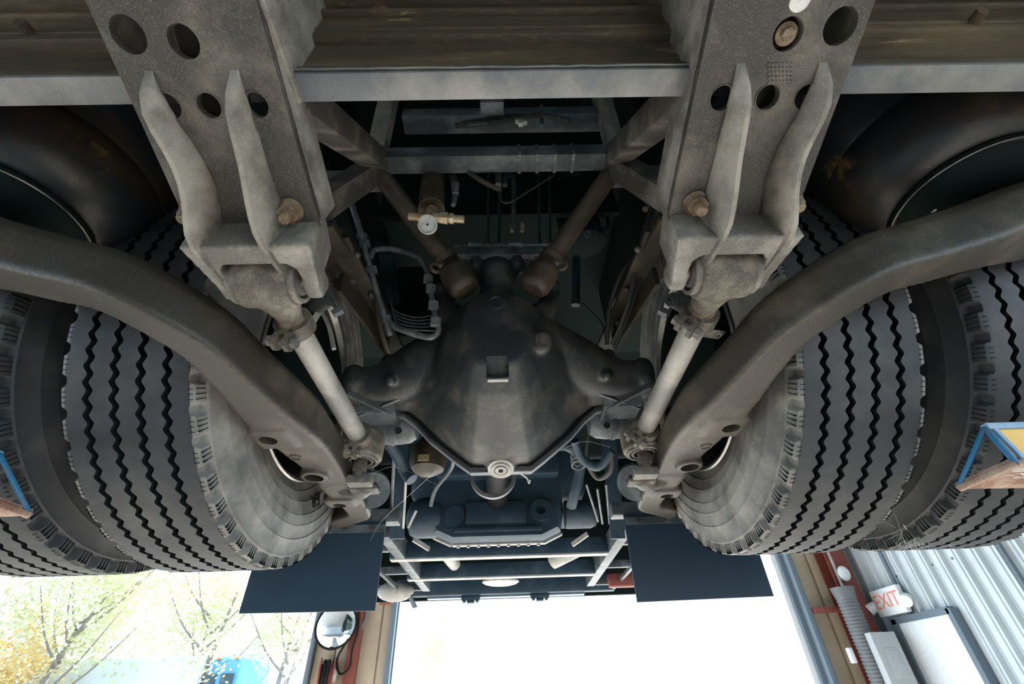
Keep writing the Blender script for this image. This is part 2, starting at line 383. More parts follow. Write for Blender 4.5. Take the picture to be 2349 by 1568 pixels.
# raised letters low on the left inner sidewall, fine print block on the right one
def letters(txt, name, size, loc, mat, parent, rot, ext=.0012, spacing=1.0):
    cu = bpy.data.curves.new(name, 'FONT'); cu.body = txt; cu.size = size; cu.extrude = ext; cu.align_x = 'CENTER'; cu.align_y = 'CENTER'; cu.space_line = spacing; cu.resolution_u = 2
    t = bpy.data.objects.new('tmp', cu); COL.objects.link(t); bpy.context.view_layer.update()
    me = bpy.data.meshes.new_from_object(t.evaluated_get(bpy.context.evaluated_depsgraph_get())); bpy.data.objects.remove(t)
    me.materials.clear(); me.materials.append(M[mat])
    o = bpy.data.objects.new(name, me); COL.objects.link(o); o.parent = parent; o.matrix_local = Matrix.Translation(V(loc)) @ rot.to_4x4(); return o
def sidewall_text(wheel_o, txt, size, th, r, mat='groove', tilt=.08, flip=1, x=None):
    "letter standing on the inboard sidewall at polar angle th (y,z), feet towards the hub"
    inv = wheel_o.rotation_euler.z != 0
    ty = [c for c in wheel_o.children if c.name.startswith('tyre')][0]
    # local frame: inboard is local -x for both wheels
    up = V((0, cos(th), sin(th)))*flip; n = V((-1, 0, 0)); rt = up.cross(n)
    xx = -.1350 if x is None else x
    letters(txt, 'lettering', size, (xx, r*cos(th), r*sin(th)), mat, ty, Matrix((rt, up, n)).transposed())

# ------------------------------------------------------------------ both sides: bracket, rod, beam, air spring
def bracket():
    L = side()
    t = thing('rod_bracket', L+' radius rod bracket, grey drilled plate running down to the clevis', 'bracket', (.39, -.80, -.12))
    def zp(y): return -.165+(-.69-y)*.25
    poly = [(-.105, -.30), (.10, -.30), (.105, .09), (.095, .135), (-.095, .135), (-.105, .09)]
    # plate frame: a=x offset, b along the slope
    o = V((.39, -.78, zp(-.78))); u = V((1, 0, 0)); v = V((0, 1, -.25)).normalized(); n = V((0, .25, 1)).normalized()
    b = B().prism(poly, o, u, v, n*.014)
    cut = B()
    hs = [(.055, -.078, .0165), (.0, -.078, .0165), (-.065, -.078, .0165), (.002, -.152, .0195), (.068, -.160, .0215)]
    for a, c, r in hs: p = o+u*a+v*c; cut.cyl(p-n*.05, p+n*.06, r, n=40)
    cutmesh('plate', b, cut, 'bracket', t)
    q = B()
    for a, c, r in hs[:3]: q.torus(o+u*a+v*c, n, r+.0005, .0013, 32, 6)
    o_ = obj('hole_rim', q, 'bracket', t); o_['kind'] = 'stuff'
    # box walls above the plate
    q = B()
    for a in (-.105, .097): q.prism([(a, -.30), (a+.008, -.30), (a+.008, .10), (a, .10)], o+n*.012, u, v, n*.075)
    obj('side_wall', q, 'clevis', t)
    # two deep ribs, swept sideways with a flowing root
    for k, (a0, a1) in enumerate(((.060, .052), (-.048, -.050))):
        if MIR < 0: pass
        ys = [-.120+.0225*i for i in range(15)]
        dep = [.0, .022, .034, .038, .040, .043, .048, .054, .060, .064, .062, .056, .048, .040, .034]
        wig = [.004, .004, .002, -.002, -.007, -.011, -.013, -.012, -.008, -.003, .001, .003, .004, .004, .004]
        q = B(); rings = []
        for i, (yv, d) in enumerate(zip(ys, dep)):
            a = a0+(a1-a0)*i/14+wig[i]*(1 if k == 0 else -.2); base = o+v*yv
            r = .0035
            foot = .010 if 3 < i < 13 else .004
            rings.append([base+u*(a+r+foot)-n*(-.004), base+u*(a+r+.001)-n*min(d, .012), base+u*(a+r+d*.25)-n*d, base+u*(a-r+d*.25)-n*d, base+u*(a-r-.004)-n*min(d, .012), base+u*(a-r-foot*.4)-n*(-.004)])
        q.loft(rings); obj('rib', q, 'fin', t, 50)
    # clevis block
    cb = B()
    pr = [(.286, -.690), (.487, -.690), (.470, -.598), (.444, -.596), (.447, -.640), (.437, -.652), (.337, -.652), (.325, -.640), (.322, -.596), (.301, -.598)]
    cb.prism(pr, (0, 0, -.222), (1, 0, 0), (0, 1, 0), (0, 0, .10))
    cb.box((.459, -.592, -.205), (.028, .045, .035), bev=.006).box((.316, -.592, -.205), (.03, .045, .035), bev=.006)
    cb.cyl((.30, -.585, -.195), (.335, -.585, -.195), .017).cyl((.443, -.585, -.195), (.47, -.585, -.195), .015)
    cast('clevis', cb, .0034, 'clevis', t, 3)
    bolt(t, (.322, -.712, zp(-.71)-.004), (.322, -.718, zp(-.71)-.036), .0095)
    bolt(t, (.478, -.712, zp(-.71)-.004), (.478, -.718, zp(-.71)-.032), .0085)
    obj('backing_plate', B().prism([(-.04, -.30), (.03, -.30), (.03, -.05), (-.04, -.05)], o+n*.035, u, v, n*.006), 'railm', t)
    if MIR > 0:
        # white wax daub and bolt head inside the drilled hole, and the old stamped weld pattern
        p = o+u*.002+v*(-.152)
        obj('inner_bolt', B().cyl(p+n*.02, p+n*.005, .014).hexa(p+n*.01, p-n*.002, .008), 'rusty', t, label='rusty bolt in the plate hole')
        p = o+u*.004+v*(-.188)
        obj('wax_daub', B().ball(p-n*.001, .012, sc=(1.1, 1.3, .35)), 'white', t, label='white daub above the hole')
        q = B()
        for i in range(7):
            for j in range(5):
                p = o+u*(-.012+.0052*i+.002*j)+v*(-.118+.0052*j); q.prism([(-.0022, -.0022), (.0022, -.0022), (.0022, .0022), (-.0022, .0022)], p, (u+v*.6).normalized(), (v-u*.6).normalized(), -n*.0012)
        o2 = obj('stamped_mesh', q, 'bracket', t, 0, label='cross-hatched stamp'); o2['kind'] = 'stuff'
    return t
def radius_rod():
    L = side()
    t = thing('radius_rod', L+' straight grey radius rod between the clevis and the axle', 'rod', (.385, -.32, -.22))
    A = V((.392, -.592, -.200)); Z = V((.366, -.035, -.245)); d = (Z-A).normalized()
    obj('rod_tube', B().tube([A+d*.07, Z-d*.035], .0232, 32), 'rod', t)
    e = B().lathe((.392, -.595, -.198), (1, 0, 0), [(.044, -.046), (.048, -.043), (.0495, 0), (.048, .043), (.044, .046)], 40)
    e.tube([A+d*.02, A+d*.045, A+d*.075, A+d*.11], [.044, .033, .024, .021], 24)
    cast('rod_eye', e, .0036, 'eye', t, 4)
    for sg in (-1, 1):
        c = V((.392+sg*.050, -.595, -.198))
        obj('bush', B().ring(c, (1, 0, 0), .041, .034, .012).ring(c, (1, 0, 0), .028, .012, .010), 'clevis', t)
        obj('pin', B().cyl(c-V((sg*.02, 0, 0)), c+V((sg*.022, 0, 0)), .0125), 'clevis', t)
    def clamp(c, ax):
        q = B(); q.ring(c, ax, .0350, .0215, .030, 36)
        ax = V(ax).normalized(); s_ = V((-1, .1, -.9)).normalized() if MIR > 0 else V((.2, .1, -1)).normalized(); s_ = (s_-ax*s_.dot(ax)).normalized(); w_ = ax.cross(s_)
        for k in (-1, 1):
            q.prism([(.024, -.015), (.052, -.015), (.060, -.008), (.060, .008), (.052, .015), (.024, .015)], c+w_*(k*.012-.0045), s_, ax, w_*.009)
        m = obj('clamp', q, 'eye', t, 45)
        obj('clamp_bolt', B().cyl(c+s_*.044-w_*.026, c+s_*.044+w_*.026, .0062).hexa(c+s_*.044-w_*.03, c+s_*.044-w_*.018, .0115).hexa(c+s_*.044+w_*.018, c+s_*.044+w_*.028, .0105), 'clevis', m, 30)
    clamp(A+d*.105, d); clamp(Z-d*.052, d)
    obj('thread_collar', B().cyl(A+d*.082, A+d*.094, .0245).cyl(A+d*.120, A+d*.124, .0245), 'rusty', t)
    e = B().lathe(Z, (0, 0, 1), [(.046, -.037), (.051, -.033), (.0525, 0), (.051, .032), (.046, .036)], 40).tube([Z-d*.06, Z-d*.02], [.024, .030], 20)
    cast('rod_eye', e, .0036, 'eye', t, 4)
    c = Z-V((0, 0, .039))
    obj('bush', B().ring(c, (0, 0, 1), .044, .036, .006).ring(c, (0, 0, 1), .031, .025, .006), 'clevis', t)
    obj('rubber_seal', B().ring(c+V((0, 0, .002)), (0, 0, 1), .036, .018, .005), 'black', t)
    return t
def beam():
    L = side()
    t = thing('suspension_beam', L+' forged suspension beam curving outward from the axle to the air spring', 'beam', (.47, -.2, -.27))
    b = B()
    # centre line with half-width and half-height of a rounded box section
    P = [((1.20, -.62, -.055), .060, .036), ((1.09, -.618, -.075), .075, .044), ((.98, -.615, -.098), .066, .052), ((.87, -.610, -.130), .044, .054), ((.76, -.605, -.163), .038, .052), ((.66, -.600, -.193), .036, .050), ((.575, -.565, -.226), .036, .049), ((.520, -.505, -.245), .037, .049),
         ((.492, -.430, -.262), .040, .050), ((.472, -.350, -.275), .050, .052), ((.455, -.270, -.282), .058, .050), ((.447, -.19, -.285), .056, .044), ((.44, -.10, -.287), .048, .042), ((.437, 0, -.288), .042, .042), ((.436, .10, -.290), .040, .042), ((.436, .20, -.292), .036, .040), ((.45, .285, -.29), .034, .036), ((.50, .36, -.28), .034, .034), ((.60, .47, -.26), .04, .035)]
    C = smoothpath([p[0] for p in P], 5); HW = [q.x for q in smoothpath([(p[1], 0, 0) for p in P], 5)]; HH = [q.x for q in smoothpath([(p[2], 0, 0) for p in P], 5)]
    rings = []
    for i, c in enumerate(C):
        d = (C[min(i+1, len(C)-1)]-C[max(i-1, 0)]).normalized(); s_ = d.cross(V((0, 0, 1))).normalized(); up = s_.cross(d)
        a, h = HW[i], HH[i]
        sec = [(1, -.80), (.9, -1), (-.9, -1), (-1, -.86), (-1, .45), (-.80, .85), (-.5, 1), (.62, 1), (1, .62)]
        rings.append([c+s_*x*a+up*y*h for x, y in sec])
    b.loft(rings)
    # pads with drilled bosses
    b.box((.483, -.262, -.312), (.088, .085, .05), bev=.008)
    b.box((.425, -.24, -.285), (.06, .12, .07), bev=.02)
    b.box((.455, .120, -.318), (.084, .060, .05), bev=.008)
    b.cyl((.462, -.070, -.300), (.462, -.070, -.342), .033)
    b.tube([(.44, .07, -.29), (.41, .05, -.315), (.375, .035, -.330), (.352, .0, -.336)], [.034, .034, .030, .022], 16)
    # cheek wrapping the rear rod eye
    b.tube([(.43, -.16, -.24), (.432, -.11, -.245), (.437, -.06, -.262), (.430, -.015, -.285), (.405, .015, -.305)], [.030, .022, .019, .019, .024], 14)
    b.box((.360, .012, -.340), (.075, .050, .020), bev=.005)
    b.box((.425, .04, -.315), (.12, .10, .04), bev=.015)
    cut = B()
    cut.cyl((.492, -.266, -.25), (.492, -.266, -.40), .0185, n=32).cyl((.462, -.070, -.27), (.462, -.070, -.40), .0225, n=32).cyl((.458, .128, -.28), (.458, .128, -.40), .0175, n=32)
    cut.cyl((1.06, -.61, -.2), (1.06, -.61, -.085), .050, .036, n=36)
    cast('beam_forging', b, .0048, 'beam', t, 4, cut)
    q = B()
    for c in ((.500, -.335, -.322), (.474, -.165, -.331), (.458, .02, -.334)): q.torus(c, (0, 0, 1), .012, .0014, 24, 6)
    obj('casting_mark', q, 'beam', t)
    # seat block and square-headed bolt under the rod eye
    Z = V((.366, -.035, -.245))
    obj('bolt_pin', B().cyl(Z-V((0, 0, .02)), Z-V((0, 0, .062)), .0165).box(Z-V((0, 0, .058)), (.030, .03, .026), bev=.003).hexa(Z-V((0, 0, .070)), Z-V((0, 0, .085)), .016), 'eye', t, 30)
    obj('seat_block', B().box(Z+V((-.004, .015, -.090)), (.062, .05, .022), bev=.003), 'clevis', t, 30)
    obj('end_disc', B().cyl((.385, .16, -.29), (.395, .19, -.27), .052, n=40), 'frame', t)
    if MIR > 0:
        obj('hose_clip', B().box((.436, -.43, -.208), (.04, .025, .003), (radians(15), 4, 'Z'), bev=.001).ring((.444, -.43, -.211), (0, 0, 1), .008, .004, .004, 16), 'clevis', t)
    return t
def air_spring():
    L = side()
    t = thing('air_spring', L+' black rubber air spring standing on the suspension beam end', 'air spring', (1.02, -.60, .05))
    c = (.965, -.595, -.02)
    prof = [(.145, .012), (.175, .025), (.202, .06), (.213, .11), (.213, .145), (.209, .152), (.213, .16), (.212, .24), (.200, .30), (.17, .34), (.10, .36)]
    obj('bellows', B().lathe(c, (0, 0, 1), prof, 80), 'bellow', t)
    obj('piston', B().lathe(c, (0, 0, 1), [(.05, .0), (.10, -.002), (.125, .008), (.135, .018), (.14, .002), (.144, .0), (.147, .006), (.14, .03)], 72), 'dark', t, label='black piston under the bellows')
    obj('bead_ring', B().torus((.965, -.595, -.021), (0, 0, 1), .1445, .0016, 90, 8), 'rim', t, label='bright worn steel ring')
    return t
def vrod():
    L = side()
    t = thing('v_rod', L+' brown upper V-rod reaching down to the differential nose', 'rod', (.25, -.3, .35))
    A = V((.40, -.43, .52)); Z = V((.145, -.24, .225)); d = (Z-A).normalized()
    obj('rod_tube', B().tube([A, Z-d*.02], .0285, 24), 'vrod', t)
    q = B().ring(Z-d*.015, d, .036, .026, .030, 28)
    s_ = V((1, -.4, -.6)); s_ = (s_-d*s_.dot(d)).normalized(); w_ = d.cross(s_)
    q.torus(Z-d*.01+s_*.046, w_, .014, .006, 20, 8)
    obj('clamp', q, 'vrod', t)
    obj('clamp_bolt', B().cyl(Z-d*.01+V((-.03, -.02, -.03)), Z-d*.01+V((.02, -.02, -.035)), .009).hexa(Z+V((-.045, -.025, -.02)), Z+V((-.028, -.025, -.022)), .016), 'vrod', t)
    e = B().tube([Z+V((0, 0, .0)), Z+V((-.018, .0, -.035)), Z+V((-.045, .01, -.085)), Z+V((-.052, .014, -.098))], [.036, .046, .045, .034], 24)
    cast('rod_end', e, .004, 'vrod', t, 5)
    return t
def frame_side():
    L = side()
    # box braces between near and far cross members
    tag(solo('diagonal_brace', B().bar((.315, -.845, -.05), (.350, -.415, .49), .058, .062, (1, 0, 0), .006), 'brace', L+' upper diagonal box brace running from near crossbeam to inner frame', 'brace'), L+' upper diagonal box brace running from near crossbeam to inner frame', 'brace')
    solo('diagonal_brace', B().bar((.50, -.50, .04), (.350, -.405, .48), .062, .066, (1, 0, 0), .006), 'brace', L+' lower diagonal box brace between rod bracket and inner frame', 'brace')
    solo('outrigger', B().box((.56, -.345, .50), (.40, .05, .05), bev=.005), 'brace', L+' short horizontal outrigger seen behind the diagonal braces', 'beam')
    solo('frame_post', B().bar((.36, -.42, .50), (.30, -.60, 1.0), .05, .05, (1, 0, 0), .004), 'brace', L+' dim upright frame post above the inner crossmember', 'post')
    # longitudinal rail, brownish, converging to the axle
    t = thing('frame_rail', L+' brown frame rail running rearward over the axle', 'rail', (.40, .2, .3))
    obj('web', B().bar((.445, -.46, .13), (.41, .02, .25), .012, .10, (1, 0, 0)), 'railm', t)
    obj('web', B().bar((.42, -.30, .10), (.37, .02, .13), .012, .06, (0, 0, 1)), 'railm', t)
    obj('lower_flange', B().bar((.41, -.40, .16), (.355, .10, .16), .06, .010, (0, 0, 1)), 'railm', t)
    q = B()
    for y in (-.35, -.2, -.05): q.ball((.37, y, .15), .009)
    o_ = obj('rivet', q, 'brace', t); o_['kind'] = 'stuff'
for MIR in (1, -1):
    bracket(); radius_rod(); beam(); air_spring(); vrod(); frame_side()
MIR = 1

# ------------------------------------------------------------------ near crossbeam
t = thing('crossbeam', 'thick brown crossbeam across the top of the photo with pale lower flange', 'beam', (0, -.86, 0))
obj('lower_flange', B().box((0, -.8585, -.0755), (2.7, .039, .009), bev=.002), 'flange', t, label='pale grey lower flange')
obj('front_web', B().box((0, -.866, -.015), (2.7, .012, .115)).box((0, -.8735, -.062), (2.7, .010, .02), bev=.004), 'web', t)
obj('upper_web', B().box((0, -.872, .105), (2.7, .03, .13), bev=.006).box((0, -.884, .062), (2.7, .012, .008), bev=.003).box((0, -.890, .12), (2.7, .016, .012), bev=.003).box((0, -.888, .17), (2.7, .05, .02), bev=.004), 'web', t)
for x in (-.284, .292):
    obj('end_plate', B().box((x, -.925, .03), (.012, .17, .235), bev=.002), 'clevis', t)
obj('weld_bead', B().tube([(-.33+.022*i, -.8815+.0012*random.random(), -.0735) for i in range(31)], .0016, 6), 'flange', t)
for x in (-.72, .78): obj('bolt_stub', B().cyl((x, -.885, .06), (x, -.905, .055), .009), 'web', t)

# ------------------------------------------------------------------ inner frame
t = thing('inner_crossmember', 'bluish grey box crossmember above the axle with four cable ties', 'beam', (0, -.42, .47))
obj('box_tube', B().box((0, -.425, .475), (.70, .055, .055), bev=.004), 'frame', t)
t = thing('upper_crossmember', 'far blue-grey crossmember in the dark above the inner one', 'beam', (0, -.48, .68))
obj('box_tube', B().box((.02, -.45, .66), (.62, .06, .05), bev=.004), 'frame', t)
solo('mount_block', B().box((-.01, -.52, .60), (.07, .04, .03), bev=.003), 'frame', 'small pale block hanging just behind the crossbeam', 'block')
for k, x in enumerate((.066, .118, .170, .222)):
    q = B(); hw, hz = .031, .031; c = V((x, -.425, .475))
    q.box(c+V((0, -.0285, 0)), (.009, .0025, .060)).box(c+V((0, 0, -.0285)), (.009, .060, .0025)).box(c+V((0, .0285, 0)), (.009, .0025, .060)).box(c+V((0, 0, .0285)), (.009, .060, .0025))
    q.box(c+V((0, -.027, -.0315)), (.011, .012, .009), bev=.001)
    solo('cable_tie', q, 'pipe', ('first', 'second', 'third', 'fourth')[k]+' cable tie from the left around the inner crossmember', 'cable tie', 'cable ties on the inner crossmember')
solo('cable_tie', B().tube([(.145, -.475, .70), (.142, -.483, .63), (.138, -.47, .58)], .006, 6).box((.138, -.47, .578), (.016, .02, .016)), 'pipe', 'single strap hanging from the upper crossmember', 'strap')
q = B()
for P in ([(-.10, -.49, .56), (-.04, -.49, .58), (.03, -.49, .60), (.09, -.49, .60)], [(-.12, -.49, .55), (0, -.49, .565), (.05, -.49, .585), (.13, -.49, .605), (.22, -.49, .57)]):
    PP = smoothpath(P, 26); q.tube(PP, [.0065 if i % 2 else .0085 for i in range(len(PP))], 10)
solo('conduit', q, 'hose', 'corrugated black conduits drooping under the upper crossmember', 'conduit')
solo('metal_clip', B().box((.075, -.50, .545), (.035, .012, .010), (.3, 4, 'Y')).box((.072, -.505, .525), (.014, .012, .014)), 'pale', 'small pale metal clip beside the conduits', 'clip')
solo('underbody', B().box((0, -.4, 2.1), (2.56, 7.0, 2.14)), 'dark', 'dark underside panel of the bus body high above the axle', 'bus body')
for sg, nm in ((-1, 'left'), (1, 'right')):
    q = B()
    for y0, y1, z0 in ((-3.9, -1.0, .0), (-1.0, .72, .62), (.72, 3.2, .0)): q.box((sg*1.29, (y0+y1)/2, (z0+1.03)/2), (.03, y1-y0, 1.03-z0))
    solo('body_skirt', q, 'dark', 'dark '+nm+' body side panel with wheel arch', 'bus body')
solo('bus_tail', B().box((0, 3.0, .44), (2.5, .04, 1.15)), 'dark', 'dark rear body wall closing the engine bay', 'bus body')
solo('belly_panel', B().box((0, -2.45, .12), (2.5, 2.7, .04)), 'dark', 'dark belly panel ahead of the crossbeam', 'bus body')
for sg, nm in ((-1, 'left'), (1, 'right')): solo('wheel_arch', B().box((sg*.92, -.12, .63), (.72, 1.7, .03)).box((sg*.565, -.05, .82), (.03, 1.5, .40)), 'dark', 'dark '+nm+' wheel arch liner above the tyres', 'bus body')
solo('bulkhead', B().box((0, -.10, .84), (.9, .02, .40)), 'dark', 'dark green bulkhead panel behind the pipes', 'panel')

# ------------------------------------------------------------------ rear axle with differential
t = thing('rear_axle', 'large dark cast rear axle housing with pointed flanged bowl in the centre', 'axle', (0, 0, 0))
def ringpts(y, prof, dx=0):
    "closed ring in the plane y from right-half profile (x,z), mirrored"
    R_ = [V((x+dx, y, z)) for x, z in prof]; L_ = [V((-x+dx, y, z)) for x, z in reversed(prof)]
    return R_+L_
X0 = -.008
b = B()
# bowl, from the rear flange forward to the blunt front cover
r0 = [(.085, -.250), (.120, -.225), (.200, -.158), (.255, -.100), (.300, -.062), (.37, -.055), (.42, -.055), (.42, .06), (.25, .11), (.08, .15)]
r1 = [(.075, -.246), (.105, -.222), (.180, -.155), (.230, -.100), (.275, -.068), (.32, -.06), (.36, -.055), (.36, .06), (.25, .12), (.08, .15)]
r2 = [(.068, -.232), (.100, -.205), (.155, -.150), (.190, -.105), (.220, -.08), (.25, -.06), (.26, -.03), (.28, .06), (.22, .12), (.07, .15)]
r3 = [(.055, -.205), (.088, -.180), (.125, -.135), (.150, -.095), (.170, -.060), (.185, -.03), (.19, .0), (.19, .07), (.14, .12), (.06, .15)]
r4 = [(.045, -.178), (.075, -.160), (.105, -.125), (.122, -.085), (.135, -.050), (.145, -.02), (.145, .03), (.135, .08), (.105, .12), (.05, .14)]
r5 = [(.035, -.130), (.055, -.12), (.068, -.10), (.078, -.07), (.085, -.045), (.090, -.015), (.090, .03), (.080, .07), (.065, .10), (.04, .115)]
b.loft([ringpts(y, r, X0) for y, r in ((.135, r0), (.07, r1), (0, r2), (-.09, r3), (-.17, r4), (-.235, r5))])
# flattened keel and shoulders
b.tube([(X0, -.20, -.06), (X0, -.10, -.14), (X0, .02, -.19), (X0, .12, -.23)], [.06, .06, .055, .05], 16)
b.tube([(X0-.47, .03, -.01), (X0-.36, .03, -.005), (X0-.22, 0, .03), (X0, -.05, .08), (X0+.22, 0, .03), (X0+.36, .03, -.005), (X0+.47, .03, -.01)], [.056, .062, .095, .12, .095, .062, .056], 24, smooth=4)
# neck and nose
b.tube([(X0, -.13, -.08), (X0, -.15, .0), (X0, -.165, .09), (X0, -.175, .17), (X0, -.175, .25)], [.06, .085, .085, .050, .062], 24, smooth=3)
b.tube([(X0, -.175, .225), (X0, -.17, .275)], [.062, .058], 20)
b.cyl((X0, -.165, .26), (X0, -.16, .295), .033)
for s in (-1, 1):
    b.ball((X0+s*.062, -.185, .272), .030); b.hexa((X0+s*.062, -.19, .28), (X0+s*.066, -.20, .305), .020)
    b.tube([(X0+s*.10, -.12, .10), (X0+s*.155, -.11, .165), (X0+s*.165, -.10, .235)], [.045, .036, .030], 14)
    b.box((X0+s*.158, -.105, .17), (.06, .06, .11), (radians(14*s), 'Y'), bev=.012)
    b.ball((X0+s*.175, -.13, .24), .024)
    # knuckles on the tubes
    b.ball((X0+s*.345, .0, .060), .022)
    b.box((X0+s*.44, .03, -.01), (.05, .12, .10), bev=.02)
    b.ball((X0+s*.315, -.045, -.045), .018)
# fill plug boss on the right, drain boss
b.cyl((.100, -.16, -.025), (.108, -.225, -.055), .034, .028)
b.cyl((X0, .10, -.225), (X0, .085, -.262), .048, .040)
b.box((X0, .055, -.215), (.045, .03, .05), bev=.004)
cut = B().box((X0, -.222, -.130), (.056, .05, .04), (radians(-38), 'X'))
cast('housing', b, .0058, 'axle', t, 14, cut)
# rear mounting flange, pointed at the bottom
out = [(.088, -.262), (.128, -.232), (.215, -.160), (.262, -.108), (.305, -.073), (.36, -.062), (.435, -.068), (.435, -.02), (.25, -.02), (.08, -.1)]
q = B().loft([ringpts(.118, out, X0), ringpts(.140, out, X0)])
obj('flange', q, 'flange', t, 30, label='pale dusty mounting flange')
q = B().loft([ringpts(.100, [(x*.985, z+.007) for x, z in out], X0), ringpts(.112, [(x*.985, z+.007) for x, z in out], X0)])
obj('gasket', q, 'black', t, 30)
for s in (-1, 1):
    q = B().prism([(0, 0), (.115, 0), (.115, -.055), (.0, -.05)], (X0+s*.435, .03, -.05), (-s, 0, 0), (0, -.8, .6), (0, .10, 0.0))
    q.bar((X0+s*.445, -.01, -.06), (X0+s*.33, .09, -.075), .01, .02)
    q.bar((X0+s*.435, .09, -.075), (X0+s*.30, .03, -.055), .008, .02)
    obj('web_plate', q, 'frame', t, 30)
obj('oval_emblem', B().torus((X0-.001, -.249, .062), (0, -1, .05), .022, .003, 30, 6).ring((X0-.001, -.247, .062), (0, -1, .05), .019, .0, .003, 30), 'axle', t)
q = B().cyl((.1075, -.222, -.054), (.1095, -.238, -.061), .020, n=28).hexa((.109, -.23, -.058), (.1105, -.246, -.066), .012)
obj('fill_plug', q, 'vrod', t, 30, label='brown hexagon plug')
q = B().ring((X0, .083, -.266), (0, -.35, -1), .037, .0, .006, 36).ring((X0, .081, -.270), (0, -.35, -1), .026, .020, .006, 30).ring((X0, .081, -.270), (0, -.35, -1), .016, .007, .010, 30)
obj('drain_plug', q, 'pale', t, 30, label='round drain plug with square socket')
obj('socket', B().cyl((X0, .083, -.268), (X0, .0795, -.2755), .0075, n=4), 'black', t, 20)
obj('tab', B().box((X0, .040, -.222), (.036, .006, .022), (radians(30), 'X'), bev=.002), 'pale', t, 30, label='small bright cast tab')
obj('notch_lip', B().bar((X0-.026, -.2035, -.158), (X0+.026, -.2035, -.158), .012, .005, (0, 0, 1), .002), 'pale', t, 30, label='bright lip of the casting notch')
tag(solo('web_thread', B().tube([(X0+.05, .14, -.255), (X0+.075, .15, -.27), (X0+.08, .15, -.285), (X0+.085, .152, -.275)], .0025, 5, smooth=4), 'web_silk', 'x', 'thread'), 'tuft of dusty web hanging from the bowl flange', 'thread')

# ------------------------------------------------------------------ things above the axle
t = thing('pressure_switch', 'dusty brass tee fitting with round white-rimmed cap under a dark cylinder', 'fitting', tuple(pt(1000, 480, y=-.40)))
a = pt(993, 395, y=-.36); c = pt(990, 482, y=-.40)
obj('body', B().tube([a, a.lerp(c, .5), c], [.034, .034, .034], 24).tube([a.lerp(c, .62), c], [.036, .036], 24), 'vrod', t)
obj('neck', B().tube([c, pt(985, 505, y=-.41)], [.016, .014], 18), 'brass', t)
l_, r_ = pt(938, 496, y=-.41), pt(1065, 503, y=-.41)
ax = (r_-l_).normalized()
obj('tee_pipe', B().cyl(l_, r_, .0105), 'brass', t)
for f_, rr, hh in ((.50, .013, .02), (.60, .0155, .012), (.68, .0165, .010), (.78, .015, .010)):
    p_ = l_.lerp(r_, f_); obj('hex_nut', B().hexa(p_-ax*hh*.5, p_+ax*hh*.5, rr), 'brass', t, 30)
g = pt(981, 515, y=-.435); n_ = V((-.1, -.75, -.65)).normalized()
obj('cap', B().cyl(g-n_*.016, g, .021, n=32).ring(g, n_, .0245, .0215, .006, 36).ring(g, n_, .006, .003, .004, 16), 'white', t, 30, label='white-rimmed round cap')
obj('cap_hole', B().cyl(g, g+n_*.001, .003, n=12), 'black', t, 30)
obj('side_bracket', B().bar(pt(1038, 395, y=-.36), pt(1045, 445, y=-.36), .014, .02, bev=.002).bar(pt(1048, 420, y=-.36), pt(1040, 470, y=-.35), .012, .014), 'pipe', t)

def pipe(name, pts, r, mat, label, cat='pipe', n=10, s=6, group=None):
    P = [pt(a, b_, y=c) for a, b_, c in pts]
    return solo(name, B().tube(P, r, n, smooth=s), mat, label, cat, group)
# left pipes and hose loop
t = thing('brake_pipe', 'long grey steel pipe with hex unions left of the axle nose', 'pipe', tuple(pt(840, 600, y=-.2)))
P = [pt(795, 430, y=-.35), pt(826, 530, y=-.3), pt(850, 620, y=-.24), pt(885, 740, y=-.18), pt(895, 770, y=-.16)]
obj('tube', B().tube(P, .0095, 12, smooth=5), 'pipe', t)
for f_, (x_, y_, d_) in enumerate(((830, 545, -.285), (836, 560, -.28), (852, 620, -.24))):
    p_ = pt(x_, y_, y=d_); dd = (pt(850, 640, y=-.23)-pt(836, 580, y=-.27)).normalized()
    obj('union', B().hexa(p_-dd*.009, p_+dd*.009, .0175), 'pipe', t, 30)
pipe('hose_loop', [(850, 590, -.22), (862, 572, -.22), (905, 572, -.22), (955, 588, -.22), (980, 622, -.21), (990, 680, -.2), (1000, 735, -.18)], .0085, 'pipe', 'grey pipe arching over beside the long steel pipe', s=6)
for a, b_ in ((982, 640), (988, 662), (994, 700), (999, 738)):
    p_ = pt(a, b_, y=-.21); solo('union_nut', B().hexa(p_-V((0, -.004, .010)), p_+V((0, -.004, .010)), .0155), 'pipe', 'hex union nut at y=%d on the arched grey pipe' % b_ if 0 else {640: 'topmost', 662: 'second', 700: 'third', 738: 'lowest'}[b_]+' hex union nut on the arched grey pipe', 'nut', 'union nuts on the arched pipe', 30)
pipe('bent_pipe', [(1002, 735, -.18), (1005, 760, -.17), (985, 773, -.16), (940, 762, -.16), (900, 745, -.16), (888, 725, -.17)], .0095, 'pipe', 'lower grey pipe bent in a U back to the long pipe')
for k in range(5):
    pipe('thin_pipe', [(895+3*k, 690+11*k, -.12), (905+2*k, 712+9*k, -.12), (950, 728+7*k, -.12), (1000, 722+9*k, -.12)], .0028, 'pipe', ('topmost', 'second', 'middle', 'fourth', 'lowest')[k]+' thin curved line of the bundle inside the pipe loop', 'pipe', 6, 5, 'thin lines inside the pipe loop')
pipe('corner_hose', [(742, 470, -.32), (762, 500, -.3), (775, 530, -.3), (772, 580, -.28), (760, 650, -.25)], .006, 'pipe', 'thin pale rod left of the left bracket end', 'rod')
pipe('bent_rod', [(775, 520, -.3), (790, 590, -.28), (800, 640, -.26)], .004, 'pipe', 'short slanting rod ending at a ribbed joint', 'rod')
